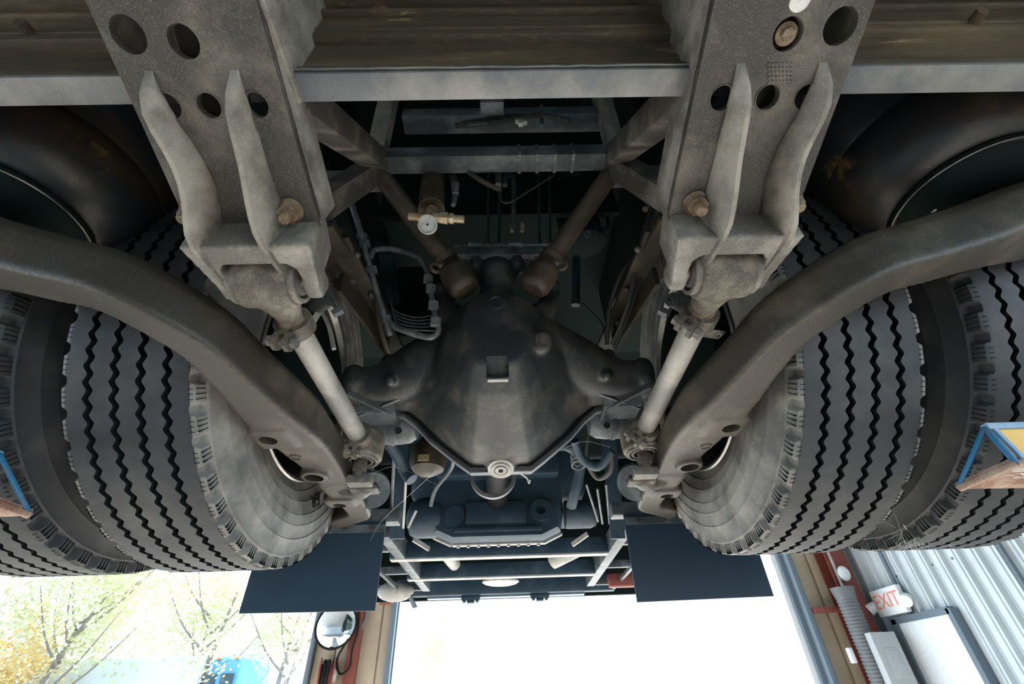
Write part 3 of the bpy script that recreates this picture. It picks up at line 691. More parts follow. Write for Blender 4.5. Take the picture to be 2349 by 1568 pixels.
pipe('curved_hose', [(800, 605, -.2), (825, 598, -.2), (845, 625, -.2), (858, 670, -.18), (875, 760, -.12), (892, 810, -.08)], .0085, 'vrod', 'brown hose curving down to the left axle knuckle', 'hose')
t = thing('ribbed_joint', 'ribbed rubber joint beside the left bracket end', 'joint', tuple(pt(785, 645, y=-.26)))
a, c = pt(768, 652, y=-.27), pt(805, 643, y=-.25)
obj('boot', B().tube([a.lerp(c, k/12) for k in range(13)], [.016 if k % 2 else .013 for k in range(13)], 14), 'hose', t)
obj('end_nut', B().hexa(c, c+(c-a).normalized()*.014, .012), 'pipe', t, 30)
t = thing('linkage_clamp', 'small dark clamp with tube ends above the left ribbed joint', 'clamp', tuple(pt(770, 528, y=-.3)))
obj('barrel', B().cyl(pt(745, 530, y=-.3), pt(790, 530, y=-.3), .011), 'vrod', t)
obj('strap', B().box(pt(765, 528, y=-.3), (.012, .03, .034), bev=.002), 'pipe', t)
for sx, L in ((-1, 'left'), (1, 'right')):
    x0 = 750 if sx < 0 else 1545; dx = 1 if sx < 0 else -1
    t = thing('level_valve', 'dark round '+L+' levelling valve under the bracket end', 'valve', tuple(pt(x0, 690, y=-.45)))
    p_ = pt(x0, 690, y=-.45)
    obj('barrel', B().cyl(p_+V((-.03*dx, .02, 0)), p_+V((.008*dx, -.01, -.004)), .0155, n=24).ring(p_+V((.009*dx, -.0105, -.004)), (dx, -.5, 0), .009, .005, .004, 20), 'hose', t)
    obj('arm', B().bar(p_+V((-.02*dx, .02, -.01)), p_+V((-.04*dx, .03, -.06)), .014, .004, bev=.001), 'clevis', t)
    obj('fitting', B().hexa(p_+V((.006*dx, .03, -.01)), p_+V((.022*dx, .03, .002)), .010), 'frame', t, 30)
# steel strap shining behind the left rod
solo('steel_strap', B().tube([pt(735, 710, y=-.2), pt(755, 750, y=-.2), pt(766, 800, y=-.2)], .007, 4, smooth=6), 'pale', 'shiny curved steel strap behind the left radius rod clamp', 'strap')
# centre pipes hanging under the inner crossmember
pipe('copper_pipe', [(1075, 395, -.40), (1105, 415, -.39), (1150, 437, -.38)], .0075, 'vrod', 'copper brown pipe slanting from the inner crossmember')
pipe('drooping_cable', [(1148, 437, -.38), (1150, 460, -.38), (1170, 464, -.38), (1210, 440, -.38), (1270, 402, -.39)], .0028, 'hose', 'thin black cable drooping below the cable ties', 'cable')
pipe('hooked_pipe', [(1143, 398, -.36), (1143, 425, -.36)], .010, 'pipe', 'short grey pipe stub in front of the hooked tube')
pipe('hooked_tube', [(1158, 425, -.30), (1162, 404, -.30), (1175, 404, -.30), (1178, 430, -.30), (1178, 520, -.25)], .008, 'dimgreen', 'dark hooked tube going down to the bulkhead')
for k, x in enumerate((1175, 1198)):
    pipe('bulkhead_stud', [(x, 512, -.22), (x, 530, -.22)], .007, 'brass', ('left', 'right')[k]+' of the two pale studs on the green bulkhead', 'stud', 8, 1)
for k, (x0, x1) in enumerate(((1120, 1119), (1145, 1145), (1235, 1238), (1260, 1262))):
    pipe('vertical_line', [(x0, 400, -.15), (x1, 560, -.12)], .006, 'dimgreen', ('leftmost', 'second', 'third', 'rightmost')[k]+' dim upright line on the green bulkhead', 'pipe', 6, 1, 'upright lines on the bulkhead')
t = thing('clamp_bar', 'dim horizontal bar with two hose clamps above the axle nose', 'bar', tuple(pt(1145, 580, y=-.16)))
obj('bar', B().bar(pt(1045, 582, y=-.16), pt(1250, 582, y=-.16), .022, .026), 'frame', t)
obj('rail', B().cyl(pt(1040, 564, y=-.17), pt(1255, 560, y=-.17), .004), 'frame', t)
for x in (1078, 1104, 1170, 1194): obj('strap', B().bar(pt(x, 562, y=-.18), pt(x, 592, y=-.18), .008, .004), 'pipe', t)
for x in (1090, 1182): obj('clamp', B().cyl(pt(x-16, 562, y=-.18), pt(x+16, 562, y=-.18), .010, n=12), 'pipe', t)
# filter canister right of centre
t = thing('filter_canister', 'dim upright filter canister with domed cap behind the right V-rod', 'canister', tuple(pt(1330, 480, y=-.05)))
a, c = pt(1310, 440, y=-.05), pt(1345, 590, y=.02)
ax = (c-a).normalized()
obj('body', B().lathe(a, ax, [(.075, -.02), (.085, 0), (.085, .10), (.078, .12), (.082, .13), (.082, .26), (.088, .262), (.088, .275), (.05, .285)], 40), 'dark', t)
obj('cap', B().lathe(a, -ax, [(.086, .0), (.086, .012), (.07, .05), (.04, .075)], 40), 'vrod', t)
obj('handle', B().tube([pt(1380, 480, y=-.06), pt(1392, 470, y=-.06), pt(1395, 520, y=-.06), pt(1375, 535, y=-.06)], .006, 6), 'dark', t)
obj('plug', B().cyl(pt(1347, 535, y=-.12), pt(1347, 538, y=-.10), .012), 'frame', t)
# right hand cable bundle
for k, pts in enumerate(([(1500, 455, -.35), (1470, 560, -.3), (1440, 700, -.2), (1405, 790, -.1)], [(1512, 460, -.36), (1490, 540, -.31), (1462, 660, -.22), (1410, 800, -.1)], [(1470, 575, -.25), (1430, 620, -.22), (1400, 700, -.15), (1392, 790, -.08)], [(1500, 470, -.34), (1505, 520, -.33), (1498, 560, -.3)])):
    pipe('cable', pts, .0062, 'hose', ('outer', 'middle', 'inner arching', 'short upper')[k]+' ribbed black cable of the bundle beside the right bracket', 'cable', 8, 6, 'cables beside the right bracket')
t = thing('cable_fitting', 'brownish fitting at the top of the right cable bundle', 'fitting', tuple(pt(1500, 470, y=-.36)))
obj('elbow', B().tube([pt(1480, 480, y=-.36), pt(1492, 462, y=-.36), pt(1512, 455, y=-.36)], .009, 10), 'vrod', t)
obj('nut', B().hexa(pt(1506, 512, y=-.34), pt(1508, 530, y=-.34), .016), 'vrod', t, 30)
obj('bracket', B().bar(pt(1512, 545, y=-.33), pt(1520, 640, y=-.3), .006, .006), 'pipe', t)
pipe('vent_pipe', [(1322, 590, .0), (1320, 700, .05)], .016, 'dimgreen', 'dim pipe below the filter canister')
pipe('wire', [(1330, 690, 0), (1380, 740, 0), (1390, 790, 0)], .002, 'hose', 'thin wire hanging right of the axle nose', 'wire')
t = thing('radiator_panel', 'dim ribbed heat shield panel behind the pipe loop', 'panel', tuple(pt(920, 650, y=0)))
obj('panel', B().prism([(0, 0), (.22, 0), (.20, .34), (.02, .34)], pt(870, 770, y=.05), (1, 0, 0), (0, 0, 1), (0, .01, 0)), 'dark', t)
for k in range(8):
    a = pt(862+4*k, 540, y=.02); c = pt(895+3.2*k, 700, y=.02); obj('slat', B().cyl(a, c, .0032, n=6), 'dimgreen', t)

# ------------------------------------------------------------------ behind the axle: chambers, hoses, engine, rear frame, flaps
for MIR in (1, -1):
    L = side()
    t = thing('brake_chamber', L+' grey brake chamber behind the axle flange end', 'brake chamber', (.33, .22, -.06))
    obj('canister', B().lathe((.44, .21, -.055), (-1, 0, 0), [(.05, 0), (.060, .01), (.062, .10), (.058, .135), (.045, .155), (.02, .16)], 40), 'frame', t)
    obj('band', B().ring((.36, .21, -.055), (1, 0, 0), .065, .06, .012, 40), 'frame', t)
    obj('port', B().cyl((.33, .16, -.10), (.325, .13, -.115), .010, n=14), 'black', t)
    solo('rear_rail', B().box((.535, 1.55, -.165), (.05, 1.25, .09), bev=.004), 'pale' if 0 else 'frame', L+' rear chassis rail slanting in from the mud flap to the bumper', 'rail')
    t = thing('mud_flap', 'large dark '+L+' rubber mud flap hanging behind the tyres', 'mud flap', (.68, .7, -.3))
    lx = (.443, .915) if MIR > 0 else (.448, .905)
    obj('rubber', B().prism([(lx[0], -.53), (lx[1], -.525), (lx[1], -.235), (lx[0]+.005, -.235)], (0, .62, 0), (1, 0, 0), (0, 0, 1), (0, .008, 0)), 'flap', t, 20)
    obj('clamp_strip', B().box((.64, .615, -.262), (.38, .004, .028), bev=.001), 'frame', t, 20)
    for x in (.50, .60, .72): obj('strip_bolt', B().hexa((x, .612, -.262), (x, .606, -.262), .007), 'vrod', t, 30)
    obj('hanger', B().box((.66, .66, -.21), (.50, .06, .05), bev=.004), 'frame', t)
    t = thing('side_lattice', L+' outboard lattice of thin steel bars beyond the mud flap', 'frame', (.8, 2.0, -.15))
    for y in (1.25, 1.75, 2.25): obj('cross_bar', B().box((.80, y, -.17), (.50, .03, .04), bev=.003), 'frame', t)
    obj('long_bar', B().box((.72, 1.8, -.19), (.02, 1.1, .02)), 'frame', t)
MIR = 1
for k, (y, zz, wd, L) in enumerate(((1.32, -.17, 1.10, 'nearest'), (1.80, -.17, 1.10, 'second'))):
    t = thing('rear_crossmember', L+' rear crossmember below the engine, pale lower edge', 'beam', (0, y, zz), 'rear crossmembers')
    obj('beam_body', B().box((-.04, y, zz), (wd, .03, .075), bev=.003), 'darkblue', t)
    obj('lower_lip', B().box((-.04, y+.02, zz-.039), (wd, .05, .006), bev=.001), 'pale', t, label='pale dusty lower lip')
t = thing('rear_bumper', 'rear bumper beam against the white sky, small lamp brackets below', 'bumper', (0, 2.5, -.15))
obj('bumper_beam', B().box((-.02, 2.42, -.145), (1.52, .06, .11), bev=.01), 'darkblue', t)
obj('lower_lip', B().box((-.02, 2.47, -.205), (1.1, .06, .010)), 'bumperlip', t)
for k, x in enumerate((-.265, .215)):
    obj('tow_tab', B().box((x, 2.44, -.215), (.13, .05, .03), bev=.006).box((x-.045, 2.44, -.232), (.02, .05, .02), bev=.004).box((x+.045, 2.44, -.232), (.02, .05, .02), bev=.004).box((x, 2.44, -.238), (.05, .05, .016), bev=.003), 'darkblue', t)
solo('hanging_tab', B().box((.965, 2.3, -.225), (.012, .012, .06)).box((.965, 2.3, -.262), (.035, .012, .035), bev=.004), 'darkblue', 'small tab hanging below the rear lattice, right of centre', 'tab')
# perforated plate
t = thing('perforated_plate', 'pale plate with Y-shaped and round cut-outs between the rear crossmembers', 'plate', (0, 1.6, -.19))
b = B().box((.0, 1.56, -.185), (.55, .30, .006))
c = B()
for x, y in ((-.04, 1.50), (.0, 1.48), (.03, 1.53), (.07, 1.49), (.11, 1.53), (-.10, 1.52)):
    for a in (90, 210, 330): c.bar((x, y, -.2), (x+.018*cos(radians(a)), y+.018*sin(radians(a)), -.2), .008, .06)
for x in (-.10, .13): c.cyl((x, 1.66, -.25), (x, 1.66, -.1), .075, n=28)
cutmesh('plate', b, c, 'pale', t)
solo('tail_pipe', B().cyl((.25, 1.62, -.17), (.39, 1.52, -.13), .045, n=24), 'pale', 'pale stub of pipe lying right of the perforated plate', 'pipe')
solo('tail_pipe', B().cyl((-.33, 1.48, -.15), (-.31, 1.72, -.15), .035, n=24), 'pale', 'pale stub of pipe lying left of the perforated plate', 'pipe')
solo('white_cover', B().ball((-.05, 2.1, -.18), .10, sc=(1.2, .8, .25)), 'white', 'shallow white cover peeking below the second crossmember', 'cover')
solo('red_lamp', B().box((.73, 2.12, -.19), (.17, .06, .08), bev=.01), 'red', 'dim reddish lamp box right of the rear rails', 'lamp')
t = thing('exhaust_muffler', 'crumpled grey heat shield piece left of the bumper', 'shield', (-.78, 2.3, -.2))
obj('shell', B().ball((-.74, 2.2, -.20), .11, sc=(1.1, .7, .55)), 'pale', t)
obj('torn_edge', B().bar((-.66, 2.2, -.2), (-.61, 2.24, -.29), .05, .006), 'darkblue', t)
# engine
t = thing('engine', 'dark blue-grey engine with pale lower rim behind the axle', 'engine', (0, 1.2, 0))
EX = -.038
rr = []
for y, k in ((1.02, .94), (1.06, 1), (1.13, 1)):
    rr.append([V((EX+x*k, y, -.06+(z+.06)*k)) for x, z in ((-.30, -.165), (-.22, -.200), (.21, -.200), (.29, -.165), (.31, -.08), (.31, .10), (-.32, .10), (-.32, -.08))])
obj('oil_pan', B().loft(rr), 'darkblue', t, 30)
obj('pan_rim', B().box((EX, 1.12, -.202), (.44, .03, .010), bev=.002).bar((EX+.215, 1.12, -.202), (EX+.30, 1.12, -.165), .03, .010).bar((EX-.225, 1.12, -.202), (EX-.31, 1.12, -.165), .03, .010), 'pale', t, label='pale dusty pan rim')
obj('raised_pad', B().box((EX-.01, 1.012, -.09), (.28, .012, .10), bev=.004).box((EX, 1.012, -.165), (.40, .01, .02), bev=.003), 'darkblue', t)
obj('boss', B().ring((EX+.20, 1.01, -.085), (0, 1, 0), .050, .022, .02, 30), 'darkblue', t)
obj('boss', B().ring((EX-.20, 1.01, -.10), (0, 1, 0), .045, .0, .012, 30), 'darkblue', t)
for i in range(9): obj('pan_bolt', B().hexa((EX-.19+.047*i, 1.12, -.20), (EX-.19+.047*i, 1.12, -.214), .008), 'pale', t, 30)
obj('block', B().box((EX, 1.35, .30), (.86, .60, .60), bev=.03).box((EX, 1.02, .22), (.6, .12, .30), bev=.02), 'darkblue', t)
solo('air_tank', B().lathe((-.475, 1.09, -.085), (1, 0, 0), [(.03, 0), (.075, .02), (.088, .05), (.088, .16), (.08, .17)], 36), 'darkblue', 'rounded blue-grey tank end left of the oil pan', 'tank')
solo('air_tank', B().lathe((.44, 1.09, -.085), (-1, 0, 0), [(.03, 0), (.055, .015), (.065, .04), (.065, .15), (.06, .16)], 36), 'darkblue', 'rounded blue-grey tank end right of the oil pan', 'tank')
solo('flywheel_ring', B().ring((-.047, .60, -.075), (0, 1, .1), .092, .078, .03, 64), 'flange', 'pale crescent of a round flange just below the axle bowl', 'flange')
solo('driveshaft', B().cyl((-.02, .16, -.02), (-.04, 1.0, -.03), .05, n=28).ring((-.03, .30, -.02), (0, 1, 0), .075, .04, .03, 28), 'black', 'dark driveshaft between the axle and the engine', 'shaft')
# bottle, hoses and lines around the engine
t = thing('oil_bottle', 'round brown canister with a tan label left of the bowl', 'canister', tuple(pt(980, 1050, y=.5)))
c_ = pt(983, 1045, y=.5)
obj('body', B().lathe(c_+V((0, 0, -.075)), (0, 0, 1), [(.03, 0), (.062, .02), (.07, .05), (.068, .10), (.03, .15), (.018, .19)], 32), 'vrod', t)
obj('label', B().prism([(-.02, -.012), (.02, -.012), (.02, .012), (-.02, .012)], c_+V((-.005, -.072, -.038)), (1, 0, 0), (0, 0, 1), (0, .002, 0)), 'label', t, 0, label='tan paper label')
obj('neck', B().hexa(c_+V((0, -.02, .10)), c_+V((0, -.02, .13)), .018), 'brass', t, 30)
pipe('ribbed_hose', [(890, 1010, .3), (910, 1040, .35), (930, 1080, .4), (945, 1100, .4)], .022, 'darkblue', 'thick blue-grey hose bending below the left brake chamber', 'hose', 14)
pipe('curved_hose', [(1005, 1000, .25), (1040, 1060, .4), (1000, 1120, .5), (988, 1160, .55)], .007, 'pipe', 'thin pale line curving left of the bowl to the engine', 'line')
pipe('thick_hose', [(1230, 1040, .3), (1290, 1020, .4), (1325, 1040, .45), (1330, 1075, .5), (1318, 1130, .55), (1310, 1160, .6)], .020, 'darkblue', 'thick hose with rings right of the bowl', 'hose', 14)
for k in range(3):
    c_ = pt(1325+k, 1046+10*k, y=.45); solo('hose_ring', B().torus(c_, (0, .3, 1), .024, .004, 24, 6), 'pipe', ('upper', 'middle', 'lower')[k]+' ring on the thick hose right of the bowl', 'clamp', 'rings on the thick hose')
pipe('looped_hose', [(1350, 990, .25), (1345, 1050, .3), (1370, 1095, .35), (1400, 1080, .3), (1405, 1040, .25)], .009, 'hose', 'black hose hanging in a U beside the right rod end', 'hose')
pipe('looped_hose', [(1318, 1010, .25), (1335, 1050, .3), (1372, 1070, .3), (1405, 1035, .25)], .015, 'darkblue', 'thicker grey hose hanging inside the black U hose', 'hose')
for k, (x0, y0, x1, y1) in enumerate(((1345, 1110, 1372, 1195), (1370, 1120, 1382, 1200), (1390, 1110, 1398, 1200))):
    pipe('rear_line', [(x0, y0, .6), (x1, y1, .9)], .005, 'pipe', ('left', 'middle', 'right')[k]+' pale line running down beside the right rear rail', 'line', 6, 1, 'lines beside the right rear rail')
pipe('rear_strut', [(905, 1020, .35), (897, 1200, .75)], .006, 'pipe', 'upright pale rod edge left of the engine', 'rod', 6, 1)
pipe('rear_strut', [(933, 1070, .45), (925, 1210, .8)], .005, 'pale', 'second upright pale rod left of the engine', 'rod', 6, 1)
pipe('rear_strut', [(955, 1170, .8), (936, 1210, .85)], .006, 'pale', 'short slanting pale rod left of the engine tank', 'rod', 6, 1)
for sx, L, x0, x1 in ((-1, 'left', 893, 912), (1, 'right', 1402, 1430)):
    solo('hanger_plate', B().prism([(0, 0), (.06, 0), (.06, .42), (0, .42)], pt(x0, 1235, y=.85), (1, 0, 0), (0, -.35, 1), (0, .01, 0)), 'darkblue', 'upright dark plate on the '+L+' side of the engine bay', 'plate')
    t = thing('hook_bracket', 'small pale angled bracket '+L+' below the engine', 'bracket', (sx*.42, 1.2, -.17))
    obj('leg', B().bar((sx*.42-.03, 1.15, -.12), (sx*.42-.03, 1.15, -.19), .02, .02), 'pale', t)
    obj('leg', B().bar((sx*.42-.03, 1.15, -.16), (sx*.42-.03+sx*-.07, 1.22, -.19), .012, .02), 'pale', t)
# web strands
for k, pts in enumerate(([(1000, 1110, .1), (900, 1070, .3), (800, 1120, -.2)], [(850, 1240, .2), (880, 1190, .3), (1000, 1080, .1)], [(1290, 1030, .1), (1340, 1012, .1), (1400, 1025, .0)])):
    pipe('web_strand', pts, .00035, 'web_silk', ('strand of web from the left rod end to the bowl', 'lower strand of web left of the bowl', 'strand of web from the bowl to the right rod end')[k], 'web', 4, 5)

# ------------------------------------------------------------------ lifting forks cradling the outer tyres
for MIR in (1, -1):
    L = side()
    t = thing('lift_fork', 'blue and yellow '+L+' lifting fork with rusty underside holding the outer tyre', 'lift fork', (1.2, -.2, -.4))
    a, m_, c_, d_ = V((.800, -.36, -.512)), V((.845, -.43, -.430)), V((1.45, -.43, -.430)), V((1.45, -.30, -.500))
    e_, f_ = V((.842, -.44, -.500)), V((1.45, -.44, -.500))
    obj('tip_edge', B().bar(a, m_, .006, .007, bev=.001).bar(m_, e_, .008, .008, bev=.001), 'blue', t)
    obj('top_edge', B().bar(m_, c_, .014, .012, (0, 0, 1), .002).bar(m_+V((.01, -.004, -.006)), e_+V((.012, -.004, .006)), .006, .006), 'bluepale', t, label='worn light blue edge')
    obj('side_plate', B().prism([(0, 0), (.55, 0), (.55, -.062), (.020, -.062)], m_+V((.012, -.002, -.006)), (1, 0, 0), (0, -.12, 1), (0, .006, 0)), 'yellow', t, 20, label='yellow side plate')
    obj('bottom_plate', B().add([a, e_, f_, d_, a+V((0, 0, .01)), e_+V((0, 0, .01)), f_+V((0, 0, .01)), d_+V((0, 0, .01))], [(0, 1, 2, 3), (7, 6, 5, 4), (0, 4, 5, 1), (1, 5, 6, 2), (2, 6, 7, 3), (3, 7, 4, 0)]), 'rustlift', t, 20, label='rusty underside plate')
    obj('lip', B().bar(a, e_, .010, .010, bev=.002).bar(e_, f_, .008, .010, bev=.002), 'rustlift', t)
    obj('arm', B().box((1.50, -.30, -.465), (.14, .40, .08), bev=.006), 'blue', t)
    obj('arm', B().box((1.66, -.30, -.8), (.16, .30, 3.1), bev=.01), 'blue', t, label='blue lift column')
MIR = 1
b = B(); rnd = random.Random(3)
for i in range(90):
    p0 = pt(2105+rnd.gauss(0, 28), 1195+rnd.gauss(0, 28), y=-.02+rnd.uniform(-.02, .05)); d0 = V((rnd.uniform(-1, 1), rnd.uniform(-.2, .2), rnd.uniform(-1, 1))).normalized()*rnd.uniform(.02, .07)
    b.tube([p0-d0, p0+V((0, .004, -.006)), p0+d0], .00045, 3)
o = solo('cobweb', b, 'web_silk', 'white cobweb stretched between the right tyres below the blue fork', 'cobweb', ang=0); o['kind'] = 'stuff'
b = B()
for i in range(60):
    x = .83+rnd.uniform(0, .22); y = -.44+rnd.uniform(0, .06); z = -.502-.005*rnd.random()
    b.tube([(x, y, z), (x+.03*rnd.random()+.01, y-.01, z-.004), (x+.07*rnd.random()+.02, y+rnd.uniform(-.03, .02), z)], .0006, 3)
b.tube([(.872, -.41, -.505), (.885, -.41, -.520), (.893, -.40, -.545)], .0016, 5, smooth=5)
o = solo('cobweb', b, 'web_silk', 'dusty web fibres clinging under the rusty fork plate', 'cobweb', ang=0); o['kind'] = 'stuff'

# ------------------------------------------------------------------ lettering on the tyres
asp = [o for o in S.objects if o.name.startswith('air_spring') and o.location.x > 0][0]
for ch_, yy in (('9', 484), ('8', 494), ('6', 503)):
    letters(ch_, 'painted_number', .015, pt(2141-(yy-484)*.35, yy, z=-.024)-asp.location, 'white2', asp, Matrix(((.75, .65, 0), (.65, -.75, 0), (0, 0, -1))), .0003)
sidewall_text(wl, 'ER', .056, radians(-123), .356, 'groove', flip=1, x=-.1448)
ty_ = [c for c in wr.children if c.name.startswith('tyre')][0]
q = B(); rnd = random.Random(5)
for i in range(9):
    r_ = .332+.005*i; a_ = radians(-79+rnd.uniform(-.6, .6))
    while a_ < radians(-70):
        da = radians(rnd.uniform(.35, 1.0)); xs = -.1378-(r_-.327)*.105
        q.tube([V((xs-.0016, r_*cos(a_+da*k), r_*sin(a_+da*k))) for k in (0, 1)], .0007, 4); a_ += da+radians(.3)
o = obj('fine_print', q, 'groove', None, 0); o.parent = ty_; o['kind'] = 'stuff'

# ------------------------------------------------------------------ the workshop and what lies outside
# right side wall of vertical corrugated sheet
WX = 4.3
def corr_wall():
    w0 = structure('wall_right', B().box((WX+.05, 1.5, .9), (.06, 7.6, 6.5)), 'white2')
    pm = None; y = 5.26
    while y > -2.0:
        if pm is None:
            b = B(); pr = [(0, 0), (.0, .0), (.19, 0), (.205, .028), (.245, .028), (.26, 0), (.27, 0), (.27, -.01), (.0, -.01)]
            b.prism([(0, 0), (.06, 0), (.064, .012), (.085, .012), (.089, 0), (.135, 0), (.145, .045), (.165, .045), (.175, 0), (.197, 0), (.197, -.006), (0, -.006)], (0, 0, -3.25), (0, -1, 0), (-1, 0, 0), (0, 0, 6.5))
            pm = make_mesh('wall_sheet', b, 20); pm.materials.append(M['corr'])
        o = bpy.data.objects.new('wall_sheet', pm); COL.objects.link(o); o.parent = w0; o.location = (WX, y, .9); y -= .2
    q = B()
    for i in range(22): q.cyl((WX-.008, 4.7-.27*i, .18), (WX+.01, 4.7-.27*i, .18), .012, n=8)
    s_ = obj('screw', q, 'trimgrey', w0); s_['kind'] = 'stuff'
    for y in (4.45, 3.05): obj('downpipe', B().cyl((WX-.04, y, -2), (WX-.04, y, 3.6), .018, n=10), 'trimgrey', w0)
    return w0
corr_wall()
t = obj('door_1', B().box((WX-.045, 4.28, -1.1), (.05, .74, 1.80)), 'white2'); t['kind'] = 'structure'
obj('door_frame', B().box((WX-.05, 4.32, -.215), (.08, .86, .06)).box((WX-.05, 3.89, -1.15), (.08, .06, 1.90)).box((WX-.05, 4.69, -1.15), (.08, .07, 1.90)), 'trimgrey', t)
t = thing('exit_sign', 'white emergency light with red EXIT lettering on the corrugated wall', 'sign', (WX-.08, 4.58, -.02))
obj('housing', B().box((WX-.09, 4.60, -.035), (.06, .46, .26), bev=.012), 'white2', t)
letters('EXIT', 'lettering', .20, (WX-.08-.042-(WX-.08), 0.02, -.012), 'exitred', t, Matrix(((0, 0, -1), (-1, 0, 0), (0, 1, 0))), .002)
obj('lamp_head', B().cyl((WX-.08, 4.34, -.04), (WX-.15, 4.29, -.08), .05, .06, 20), 'white2', t)
obj('lamp_head', B().cyl((WX-.08, 4.86, -.04), (WX-.15, 4.91, -.08), .05, .06, 20), 'white2', t)
jc = pt(2042, 1508, y=4.6)
solo('junction_box', B().box(jc+V((0, 0, -.15)), (.27, .10, .75), bev=.01).box(jc+V((0, -.055, -.05)), (.14, .012, .26), bev=.003).box(jc+V((0, -.062, -.05)), (.11, .012, .22), bev=.003), 'cabinet', 'grey electrical cabinet between the red column and the white door', 'cabinet')
solo('light_switch', B().box((WX-.06, 4.75, -.62), (.03, .05, .16), bev=.008), 'tan', 'small pale switch beside the white door', 'switch')
# end wall right of the open bay: tan sheets, red steel column and girt
wb = structure('wall_back', B().box((3.93, 5.16, .6), (.74, .04, 6.0)), 'tan')
for x, wd in ((3.66, .20), (3.88, .18), (4.09, .18)): obj('wall_panel', B().box((x, 5.12, .6), (wd, .03, 6.0), bev=.006), 'tan', wb)
structure('trim_1', B().box((3.50, 5.05, .6), (.07, .14, 6.0), bev=.01).box((3.44, 5.10, .6), (.06, .05, 6.0)), 'trimgrey')
structure('trim_2', B().box((3.40, 5.15, .6), (.10, .03, 6.0)), 'white2')
t = thing('steel_column', 'red primed steel column in the corner of the bay', 'column', (4.1, 5.0, 0))
obj('web', B().box((4.02, 5.0, .6), (.012, .20, 6.0)), 'red', t)
obj('column_flange', B().box((4.02, 4.90, .6), (.26, .014, 6.0)), 'red', t)
obj('column_flange', B().box((4.02, 5.09, .6), (.26, .014, 6.0)), 'red', t)
solo('girt', B().box((3.86, 4.99, -.05), (.62, .10, .05), bev=.004), 'red', 'horizontal red steel girt crossing the red column', 'beam')
solo('pale_conduit', B().cyl((3.93, 4.86, -.05), (3.93, 4.86, 3.4), .016, n=12), 'pale', 'thin pale conduit running up the red column', 'conduit')
solo('wall_lamp', B().ball((4.0, 4.84, .30), .07, sc=(1, .6, 1.2)), 'white2', 'round white lamp on the red column', 'lamp')
q = B(); P = [V((3.86, 4.78, .04-.0085*k)) for k in range(0, 240)]
q.tube(P, [.108 if k % 4 < 2 else .098 for k in range(240)], 20)
t = thing('exhaust_hose', 'thick ribbed grey exhaust hose hanging in front of the red column', 'hose', (3.83, 4.80, -.5))
obj('flexible_duct', q, 'duct', t, 60)
obj('collar', B().cyl((3.86, 4.78, .0), (3.86, 4.78, .14), .10, .125, 24), 'duct', t)
solo('wall_bracket', B().box((3.70, 4.85, -.5), (.05, .06, .14), bev=.01), 'white2', 'small white bracket beside the ribbed exhaust hose', 'bracket')
# left pier between the bays
PY = 6.0
wl2 = structure('wall_left', B().box((-2.06, PY+.12, .4), (1.0, .18, 5.6)), 'tan')
for x, wd in ((-2.42, .25), (-2.15, .26), (-1.87, .26), (-1.66, .12)): obj('wall_panel', B().box((x, PY+.015, .4), (wd, .03, 5.6), bev=.006), 'tan', wl2)
structure('trim_3', B().box((-1.565, PY, .4), (.07, .20, 5.6), bev=.008).box((-1.53, PY+.05, .4), (.03, .1, 5.6)), 'trimgrey')
structure('trim_4', B().box((-2.58, PY, .4), (.06, .14, 5.6), bev=.008), 'trimgrey')
t = thing('safety_mirror', 'round convex safety mirror with dark rim on the tan pier', 'mirror', (-2.28, 5.8, .05))
c_ = V((-2.28, 5.82, .055))
obj('glass', B().lathe(c_, (0, -1, .1), [(.255, 0), (.22, .035), (.16, .062), (.08, .078), (.01, .083)], 48), 'mirror', t, 60)
obj('rim', B().torus(c_, (0, -1, .1), .262, .012, 56, 8), 'black', t)
obj('arm', B().cyl(c_, (-2.2, 6.0, .35), .012, n=8), 'pale', t)
t = thing('hose_reel', 'dark red hose reel at the foot of the mirror', 'hose reel', (-2.3, 5.8, -.5))
c_ = V((-2.28, 5.80, -.46))
obj('drum', B().lathe(c_+V((-.10, 0, 0)), (1, .3, 0), [(.03, 0), (.17, 0), (.17, .015), (.10, .02), (.10, .16), (.17, .165), (.17, .18), (.03, .18)], 36), 'reel', t)
obj('coil', B().torus(c_+V((-.05, .02, 0)), (1, .3, 0), .13, .025, 36, 8).torus(c_+V((-.005, .03, 0)), (1, .3, 0), .13, .025, 36, 8), 'black', t)
obj('hub', B().cyl(c_+V((.06, .05, 0)), c_+V((.11, .06, 0)), .10, .07, 30), 'pale', t)
solo('air_hose', B().tube([(-2.03, 5.86, .26), (-1.99, 5.83, .0), (-2.02, 5.82, -.22), (-2.02, 5.82, -.40), (-2.12, 5.8, -.46), (-2.18, 5.8, -.30), (-2.08, 5.8, -.10)], .013, 8, smooth=8), 'black', 'black air hose looping down past the mirror', 'hose')
solo('red_girt', B().box((-2.03, 5.93, -.3), (.14, .10, 2.2), bev=.006), 'red', 'red steel post behind the mirror on the tan pier', 'post')
solo('pipe_arm', B().tube([(-2.1, 5.86, .37), (-1.85, 5.86, .32), (-1.58, 5.86, .33)], .035, 12), 'pale', 'pale pipe arm reaching right above the mirror', 'pipe')
solo('red_sleeve', B().cyl((-1.76, 5.86, .325), (-1.60, 5.86, .33), .045, n=16), 'red', 'red sleeve at the end of the pale pipe arm', 'sleeve')
solo('hook_rod', B().tube([(-1.93, 5.9, .30), (-1.92, 5.9, .15), (-1.97, 5.9, .0), (-1.97, 5.9, -.12)], .015, 8, smooth=5), 'trimgrey', 'grey hooked rod right of the mirror', 'hook')

